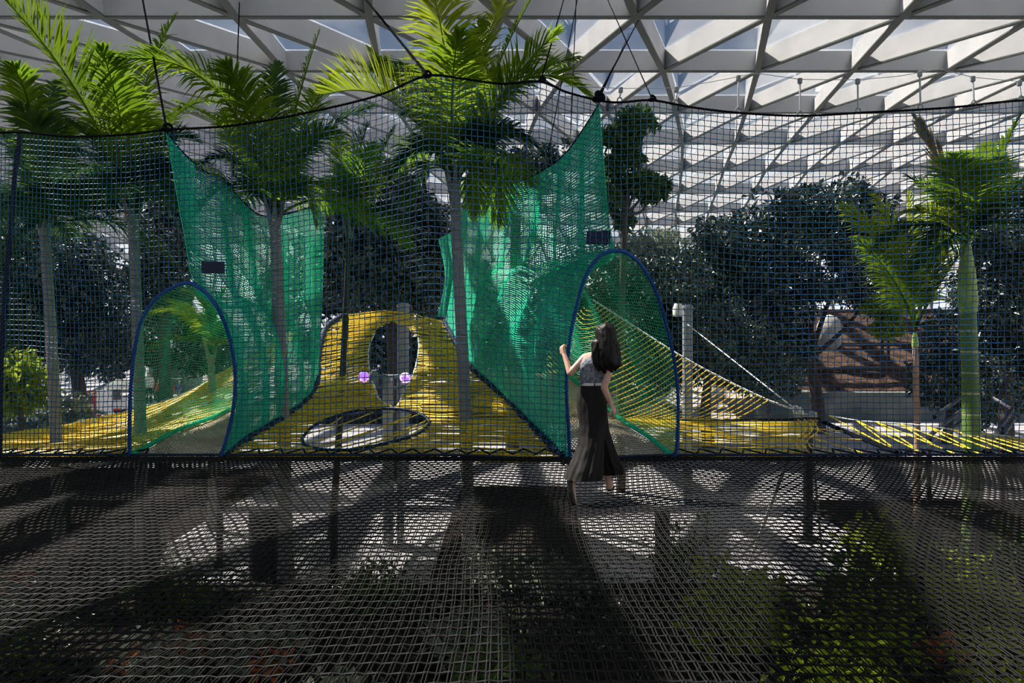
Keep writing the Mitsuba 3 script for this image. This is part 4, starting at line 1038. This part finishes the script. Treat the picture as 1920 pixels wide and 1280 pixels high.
# the walking woman
t = thing('person', 'woman with long black hair, grey sleeveless top and wide black trousers at the right doorway', 'person')
fw = unit([-0.30, 0.95, 0]); rt_v = np.array([fw[1], -fw[0], 0])   # where she faces, her right
pel = P(1111, 752, 6.98); wst = P(1107, 722, 6.97); chs = P(1115, 688, 6.97); nck = P(1127, 664, 6.95); hd = P(1135, 633, 6.93)
shl, shr = P(1097, 670, 6.98), P(1149, 676, 6.90)
lf, rf = np.array([*P(1066, 905, 6.72)[:2], 0]), np.array([*P(1142, 890, 7.2)[:2], 0])
zf = lambda p: float(net_z(p[0], p[1]))  # noqa: E731
lf[2] = zf(lf) + 0.055; rf[2] = zf(rf) + 0.05
lh, rh = pel - rt_v * 0.06 - [0, 0, .02], pel + rt_v * 0.06 - [0, 0, .02]
l_an, r_an = P(1073, 892, 6.76), rf + [0, 0, 0.045]
l_kn, r_kn = P(1105, 822, 6.92), P(1124, 822, 7.10)
l_toe, r_toe = P(1077, 930, 6.70), rf + unit([0.35, 0.75, 0]) * 0.12
l_toe[2] = zf(l_toe) + 0.022; r_toe[2] = zf(r_toe) + 0.022
lf = 0.45 * l_an + 0.55 * l_toe + np.array([-0.012, -0.01, 0])
l_el, l_wr = P(1069, 699, 6.95), P(1058, 664, 7.06)
r_el, r_wr = P(1133, 727, 6.82), P(1147, 759, 6.80)
body = []
body += [m3.Manifold.batch_hull([sph(wst - rt_v * .035, .070), sph(wst + rt_v * .035, .070), sph(chs - rt_v * .06, .085), sph(chs + rt_v * .06, .085)]),
         m3.Manifold.batch_hull([sph(chs - rt_v * .07, .085), sph(chs + rt_v * .07, .085), sph(shl, .042), sph(shr, .042), sph(nck, .05)]),
         m3.Manifold.batch_hull([sph(wst - rt_v * .035, .068), sph(wst + rt_v * .035, .068), sph(lh, .085), sph(rh, .085)])]
body += chain([nck - [0, 0, .02], nck + [0, 0, .035], hd - [0, 0, .03]], [.055, .047, .05])
hf = unit([-0.05, 0.99, -0.05])       # the head is turned a little to the right of the body
hr = np.array([hf[1], -hf[0], 0])
body += [m3.Manifold.batch_hull([sph(hd + [0, 0, .035] - hf * .015, .086), sph(hd + hf * .02 + [0, 0, .01], .074), sph(hd + hf * .045 - [0, 0, .075], .030)]),
         bone(hd + hf * .092 - [0, 0, -.005], hd + hf * .108 - [0, 0, .03], .009, .013), bone(hd + hf * .085 - hr * .018 - [0, 0, .055], hd + hf * .085 + hr * .018 - [0, 0, .055], .010, .010),
         bone(hd - hr * .082 + [0, 0, .01], hd - hr * .084 - [0, 0, .03], .014, .010), bone(hd + hr * .082 + [0, 0, .01], hd + hr * .084 - [0, 0, .03], .014, .010)]
body += chain([shl, l_el, l_wr], [.042, .034, .024]) + chain([shr, r_el, r_wr], [.042, .034, .024])
body += chain([lh, l_kn, l_an], [.078, .050, .033]) + chain([rh, r_kn, r_an], [.078, .050, .033])
body += chain([l_an, lf, l_toe], [.033, .033, .022]) + chain([r_an, rf, r_toe], [.036, .034, .022])
body += hand(l_wr, unit(P(1052, 646, 7.10) - l_wr), [0.75, 0.6, 0.1], 0.165, 0.75, 1)
body += hand(r_wr, unit(P(1154, 775, 6.82) - r_wr), [-0.8, 0.3, 0.2], 0.165, 0.28, -1)
part(t, 'body', melt(body, 0.014, 10), 'skin', smooth=True, label='bare arms, ankles and face')
for s in (-1, 1):
    part(t, 'eye', ball(hd + hf * .083 + hr * s * .032 + [0, 0, .012], .011, 2), 'white_paint', smooth=True)
top = melt([m3.Manifold.batch_hull([sph(wst - rt_v * .035 + [0, 0, .03], .078), sph(wst + rt_v * .035 + [0, 0, .03], .078), sph(chs - rt_v * .06, .095), sph(chs + rt_v * .06, .095)]),
            m3.Manifold.batch_hull([sph(chs - rt_v * .07, .097), sph(chs + rt_v * .07, .097), sph(shl + rt_v * .035 + [0, 0, .004], .040), sph(shr - rt_v * .035 + [0, 0, .004], .040), sph(nck - [0, 0, .012], .06)])], 0.014, 8)
tv = np.array(top.vertices)
tv += np.array(top.vertex_normals) * (0.006 * (meshkit.fbm(tv * [14, 14, 9], 3, 6) - 0.5) * 2)[:, None]
part(t, 'top', (tv, np.array(top.faces)), 'top_grey', smooth=True, label='grey marled sleeveless top')


def rings(levels, n=72, seed=0):
    """A skirt-like shell: levels of (left px, right px, y px, Y, depth half, fold depth)."""
    v = []
    th = np.linspace(0, 2 * np.pi, n, endpoint=False)
    for k, (x0, x1, y, Y, dh, fo) in enumerate(levels):
        c = P((x0 + x1) / 2, y, Y); a = (x1 - x0) / 2 / F * Y
        f = 1 + fo * (np.sin(9 * th + 0.5 * math.sin(k * .5)) * 0.6 + np.sin(17 * th + 1.3 + k * .07) * 0.4)
        tilt = 0.0
        v.append(np.stack([c[0] + a * np.cos(th) * f, c[1] + dh * np.sin(th) * f, c[2] + tilt * th], 1))
    v = np.array(v)
    m = len(levels)
    i, j = np.meshgrid(np.arange(m - 1), np.arange(n), indexing='ij')
    q = np.stack([i * n + j, i * n + (j + 1) % n, (i + 1) * n + (j + 1) % n, (i + 1) * n + j], -1).reshape(-1, 4)
    return v.reshape(-1, 3), q


def dense(levels, k=8):
    L = np.array(levels, float)
    s = np.linspace(0, len(L) - 1, (len(L) - 1) * k + 1)
    return np.stack([np.interp(s, np.arange(len(L)), L[:, q]) for q in range(6)], 1)


lev_l = dense([(1089, 1126, 719, 6.97, .105, .0), (1085, 1132, 735, 6.97, .125, .05), (1082, 1138, 752, 6.97, .14, .035), (1083, 1139, 772, 6.96, .14, .03), (1086, 1136, 794, 6.94, .14, .03), (1085, 1134, 815, 6.92, .145, .04), (1083, 1133, 835, 6.88, .15, .05),
               (1074, 1132, 858, 6.84, .155, .06), (1065, 1131, 880, 6.79, .16, .07), (1058, 1129, 897, 6.76, .16, .08)])
lev_r = dense([(1100, 1127, 726, 7.0, .09, .0), (1092, 1137, 752, 7.0, .12, .02), (1096, 1139, 780, 7.03, .13, .03), (1098, 1142, 805, 7.07, .14, .04), (1102, 1150, 830, 7.11, .15, .05), (1106, 1159, 856, 7.15, .16, .06), (1110, 1167, 874, 7.18, .165, .08), (1112, 1169, 886, 7.2, .165, .09)])
part(t, 'trousers', cat(rings(lev_l), rings(lev_r)), 'trouser_black', smooth=True, label='long wide black trousers')
belt = [wst + [0.003, 0, 0.014] + np.array([0.102 * math.cos(a), 0.104 * math.sin(a), 0.0]) for a in np.linspace(0, 2 * np.pi, 40)]
bv = np.array([b + [0, 0, h] for b in belt for h in (-.014, .014)])
bo = np.array([(b - wst) * [1.05, 1.05, 1] + wst + [0, 0, h] for b in belt for h in (-.014, .014)])
i = np.arange(39)
q1 = np.stack([2 * i, 2 * i + 2, 2 * i + 3, 2 * i + 1], 1)
part(t, 'belt', cat((bv, q1[:, ::-1]), (bo, q1), (np.vstack([bv, bo]), np.vstack([np.stack([2 * i + 1, 2 * i + 3, 2 * i + 83, 2 * i + 81], 1), np.stack([2 * i, 2 * i + 2, 2 * i + 82, 2 * i + 80], 1)]))), 'white_paint', smooth=40, label='thin white belt')
part(t, 'buckle', bevel_box(wst + [0.03, -0.112, 0.014], (.012, .012, .034), .003), 'shoe_black')
sole = []
for an, f, toe, off in ((l_an, lf, l_toe, np.array([-0.030, -0.020, 0.0])), (r_an, rf, r_toe, np.array([0, 0, -.012]))):
    heel = an * .8 + toe * .2 if an is l_an else f
    sole.append(melt([m3.Manifold.batch_hull([sph(heel + off, .030), sph(heel * .5 + toe * .5 + off * .8, .033), sph(toe + off * .3, .026)])], .012, 4))
for s in sole:
    v = np.array(s.vertices)
    part(t, 'shoe', (v, np.array(s.faces)), 'shoe_black', smooth=True)
hb = [m3.Manifold.batch_hull([sph(hd + [0, 0, .045] - hf * .02, .108), sph(hd - hf * .035 + [0, 0, -.03], .112), sph(P(1137, 655, 6.87), .108)])]
down = [(1136, 640, .100, 6.88), (1137, 655, .098, 6.86), (1140, 668, .095, 6.85), (1143, 678, .085, 6.84)]
hb += chain([P(a, b, Y) for a, b, r, Y in down], [r for a, b, r, Y in down])
hb += chain([P(1120, 645, 6.88), P(1117, 662, 6.86), P(1119, 678, 6.85), P(1124, 692, 6.85)], [.058, .046, .04, .02])
hb += chain([P(1150, 650, 6.88), P(1155, 668, 6.86), P(1158, 682, 6.85), P(1153, 692, 6.86)], [.07, .05, .04, .018])
hb += chain([P(1132, 668, 6.84), P(1129, 684, 6.84), P(1134, 698, 6.85)], [.06, .045, .018]) + chain([P(1143, 672, 6.84), P(1145, 686, 6.83), P(1147, 697, 6.85)], [.06, .04, .018])
hm = melt(hb, .012, 14)
hv = np.array(hm.vertices)
ridge = meshkit.noise(np.stack([hv[:, 0] * 60 + 2 * np.sin(hv[:, 2] * 16), hv[:, 1] * 60, hv[:, 2] * 3], 1), 3)
hv += np.array(hm.vertex_normals) * ((ridge - 0.5) * 0.016)[:, None]
part(t, 'hair', (hv, np.array(hm.faces)), 'hair', smooth=True, label='long wavy black hair')


def far_person(label, px, py_head, Y, shirt, legs, hat=None, turn=0.0):
    """A small standing figure; py_head is the middle of the head."""
    x = (px - 960) / F * Y
    z0 = GZ
    h = EYE - (py_head - 640) / F * Y + 0.12 - z0
    k = h / 1.70
    R = np.array([[math.cos(turn), -math.sin(turn), 0], [math.sin(turn), math.cos(turn), 0], [0, 0, 1]])
    q = lambda a, b, c: R @ np.array([a, b, c]) * k + [x, Y, z0]  # noqa: E731
    t = thing('person', label, 'person')
    b = chain([q(0, 0, 1.38), q(0, 0, 1.50)], [.055 * k, .05 * k], 8) + [m3.Manifold.batch_hull([sph(q(0, .0, 1.61), .085 * k, 10), sph(q(0, -.03, 1.52), .05 * k, 8)]), bone(q(0, -.09, 1.59), q(0, -.105, 1.56), .012 * k, .015 * k, 6)]
    b += [m3.Manifold.batch_hull([sph(q(s * .12, 0, z), r * k, 8) for s in (-1, 1) for z, r in ((1.36, .06), (.95, .08))])]
    for s in (-1, 1):
        b += chain([q(s * .18, 0, 1.38), q(s * .23, .02, 1.10), q(s * .2, -.1, .90)], [.05 * k, .04 * k, .03 * k], 8) + hand(q(s * .2, -.1, .9), R @ [0, -.4, -.9], R @ [-s, 0, 0], .17 * k, .25, 1, 5)
        b += chain([q(s * .09, 0, .90), q(s * .10, -.02, .48), q(s * .10, .02, .08), q(s * .11, -.14, .04)], [.09 * k, .06 * k, .04 * k, .035 * k], 8)
    part(t, 'body', melt(b, .05 * k, 4), 'skin', smooth=True)
    part(t, 'shirt', melt([m3.Manifold.batch_hull([sph(q(s * .12, 0, z), r * k, 10) for s in (-1, 1) for z, r in ((1.37, .075), (.95, .095))])] + [bone(q(s * .17, 0, 1.38), q(s * .22, .015, 1.18), .065 * k, .055 * k, 8) for s in (-1, 1)], .05 * k, 3), shirt, smooth=True)
    part(t, 'trousers', melt([m3.Manifold.batch_hull([sph(q(-.08, 0, .92), .10 * k, 8), sph(q(.08, 0, .92), .10 * k, 8)])] + [bone(q(s * .09, 0, .90), q(s * .10, 0, .12), .10 * k, .06 * k, 8) for s in (-1, 1)], .06 * k, 3), legs, smooth=True)
    part(t, 'hair', melt([sph(q(0, .015, 1.635), .093 * k, 10)], .05 * k, 2), hat or 'hair', smooth=True)


far_person('distant person in white standing left of the others, seen inside the small left doorway', 279, 702, 40, 'white_paint', 'steel_dark', turn=.4)
far_person('distant person in a red shirt seen inside the left doorway, next to the kiosk', 298, 714, 40, 'red_cloth', 'steel_dark', turn=-.3)
far_person('distant person in red, close left of the one in violet in the left doorway', 321, 719, 42, 'red_cloth', 'pane_dark', turn=.8)
far_person('distant white-haired person in a violet shirt seen inside the left doorway', 336, 717, 41, 'violet_cloth', 'steel_dark', 'white_paint', turn=-.6)
far_person('distant person in white behind the second palm trunk from the left', 292, 695, 47, 'white_paint', 'pane_dark', turn=2.0)

# kiosk, cart, parasol and banner beyond the left bank
YK = 50.0
a = P(272, 662, YK); b = P(352, 662, YK)
xc, w = (a[0] + b[0]) / 2, b[0] - a[0]
t = thing('kiosk', 'low grey garden kiosk with a flat pale roof, far behind the left doorway', 'kiosk')
part(t, 'wall', bevel_box((xc, YK + 1.5, (GZ + a[2] - .2) / 2), (w - .5, 3.0, a[2] - .2 - GZ), .03), 'concrete')
part(t, 'roof', bevel_box((xc, YK + 1.3, a[2] - .05), (w + .3, 3.9, .28), .05), 'white_paint')
part(t, 'counter', bevel_box((xc + .2, YK - .15, GZ + 1.05), (w * .6, .5, .10), .02), 'white_paint')
k = part(t, 'window', bevel_box((xc + .2, YK - .02, GZ + 1.75), (w * .55, .10, 1.1), .02), 'steel_grey')
part(k, 'pane', box((xc + .2, YK - .08, GZ + 1.75), (w * .5, .02, .95)), 'pane_dark')
YT = 34.0
c = P(226, 748, YT)
t = thing('service_cart', 'small white service cart with dark wheels left of the small doorway', 'cart')
part(t, 'body', bevel_box((c[0], YT, GZ + .62), (.85, 1.3, .50), .06), 'white_paint')
part(t, 'canopy', cat(bevel_box((c[0], YT, GZ + 1.52), (.95, 1.3, .07), .03), *[tube([[c[0] + s * .38, YT + q * .55, GZ + .8], [c[0] + s * .36, YT + q * .5, GZ + 1.52]], .025, 6) for s in (-1, 1) for q in (-1, 1)]), 'white_paint')
part(t, 'windscreen', box((c[0], YT - .58, GZ + 1.15), (.68, .03, .5)), 'pane_dark')
part(t, 'bumper', bevel_box((c[0], YT - .67, GZ + .42), (.80, .10, .10), .03), 'red_cloth')
for s in (-1, 1):
    for q_ in (-1, 1):
        v, f = tm(trimesh.creation.cylinder(.22, .16, sections=18))
        part(t, 'wheel', (v[:, [2, 1, 0]] + [c[0] + s * .36, YT + q_ * .42, GZ + .22], f[:, ::-1]), 'tyre', smooth=40)
c = P(224, 722, 38.0)
t = thing('parasol', 'pale grey garden parasol standing behind the service cart', 'parasol')
th = np.linspace(0, 2 * np.pi, 8, endpoint=False)
cv = np.vstack([[c + [0, 0, .35]], c + np.stack([np.cos(th) * .75, np.sin(th) * .75, th * 0 + .12], 1), c + np.stack([np.cos(th) * 1.3, np.sin(th) * 1.3, th * 0 - .18], 1), c + np.stack([np.cos(th) * 1.28, np.sin(th) * 1.28, th * 0 - .30], 1)])
cf = [[0, 1 + i, 1 + (i + 1) % 8] for i in range(8)]
for r_ in (0, 1):
    for i in range(8):
        p, q_ = 1 + 8 * r_ + i, 1 + 8 * r_ + (i + 1) % 8
        cf += [[p, p + 8, q_ + 8], [p, q_ + 8, q_]]
part(t, 'canopy', (cv, np.array(cf)), 'concrete')
part(t, 'pole', tube([[c[0], c[1], GZ], c + [0, 0, .33]], .04, 8), 'steel_grey', smooth=True)
part(t, 'base', lathe([[0, 0.12], [.1, .12], [.38, .06], [.4, 0], [0, 0]], (c[0], c[1], GZ)), 'concrete', smooth=40)
c = P(196, 752, 32.0)
t = thing('banner_stand', 'plain pale banner stand left of the service cart', 'banner')
part(t, 'panel', box((c[0], 32, c[2] - .05), (.72, .02, 1.15)), 'white_paint')
part(t, 'frame', cat(*[tube([[c[0] + s * .38, 32, GZ], [c[0] + s * .38, 32, c[2] + .55]], .025, 6) for s in (-1, 1)], *[bevel_box((c[0] + s * .38, 32, GZ + .02), (.08, .6, .04), .01) for s in (-1, 1)]), 'steel_grey')
c = P(172, 748, 33.0)
t = thing('vending_kiosk', 'small dark red stall box between the banner and the leftmost palm trunks', 'stall')
part(t, 'cabinet', bevel_box((c[0], 33, (GZ + c[2] + .4) / 2), (.62, .6, c[2] + .4 - GZ), .03), 'red_cloth')
part(t, 'display', box((c[0], 32.69, c[2]), (.44, .02, .6)), 'pane_dark')

labels_ok = [k for k in labels if k in USED or k in scene]
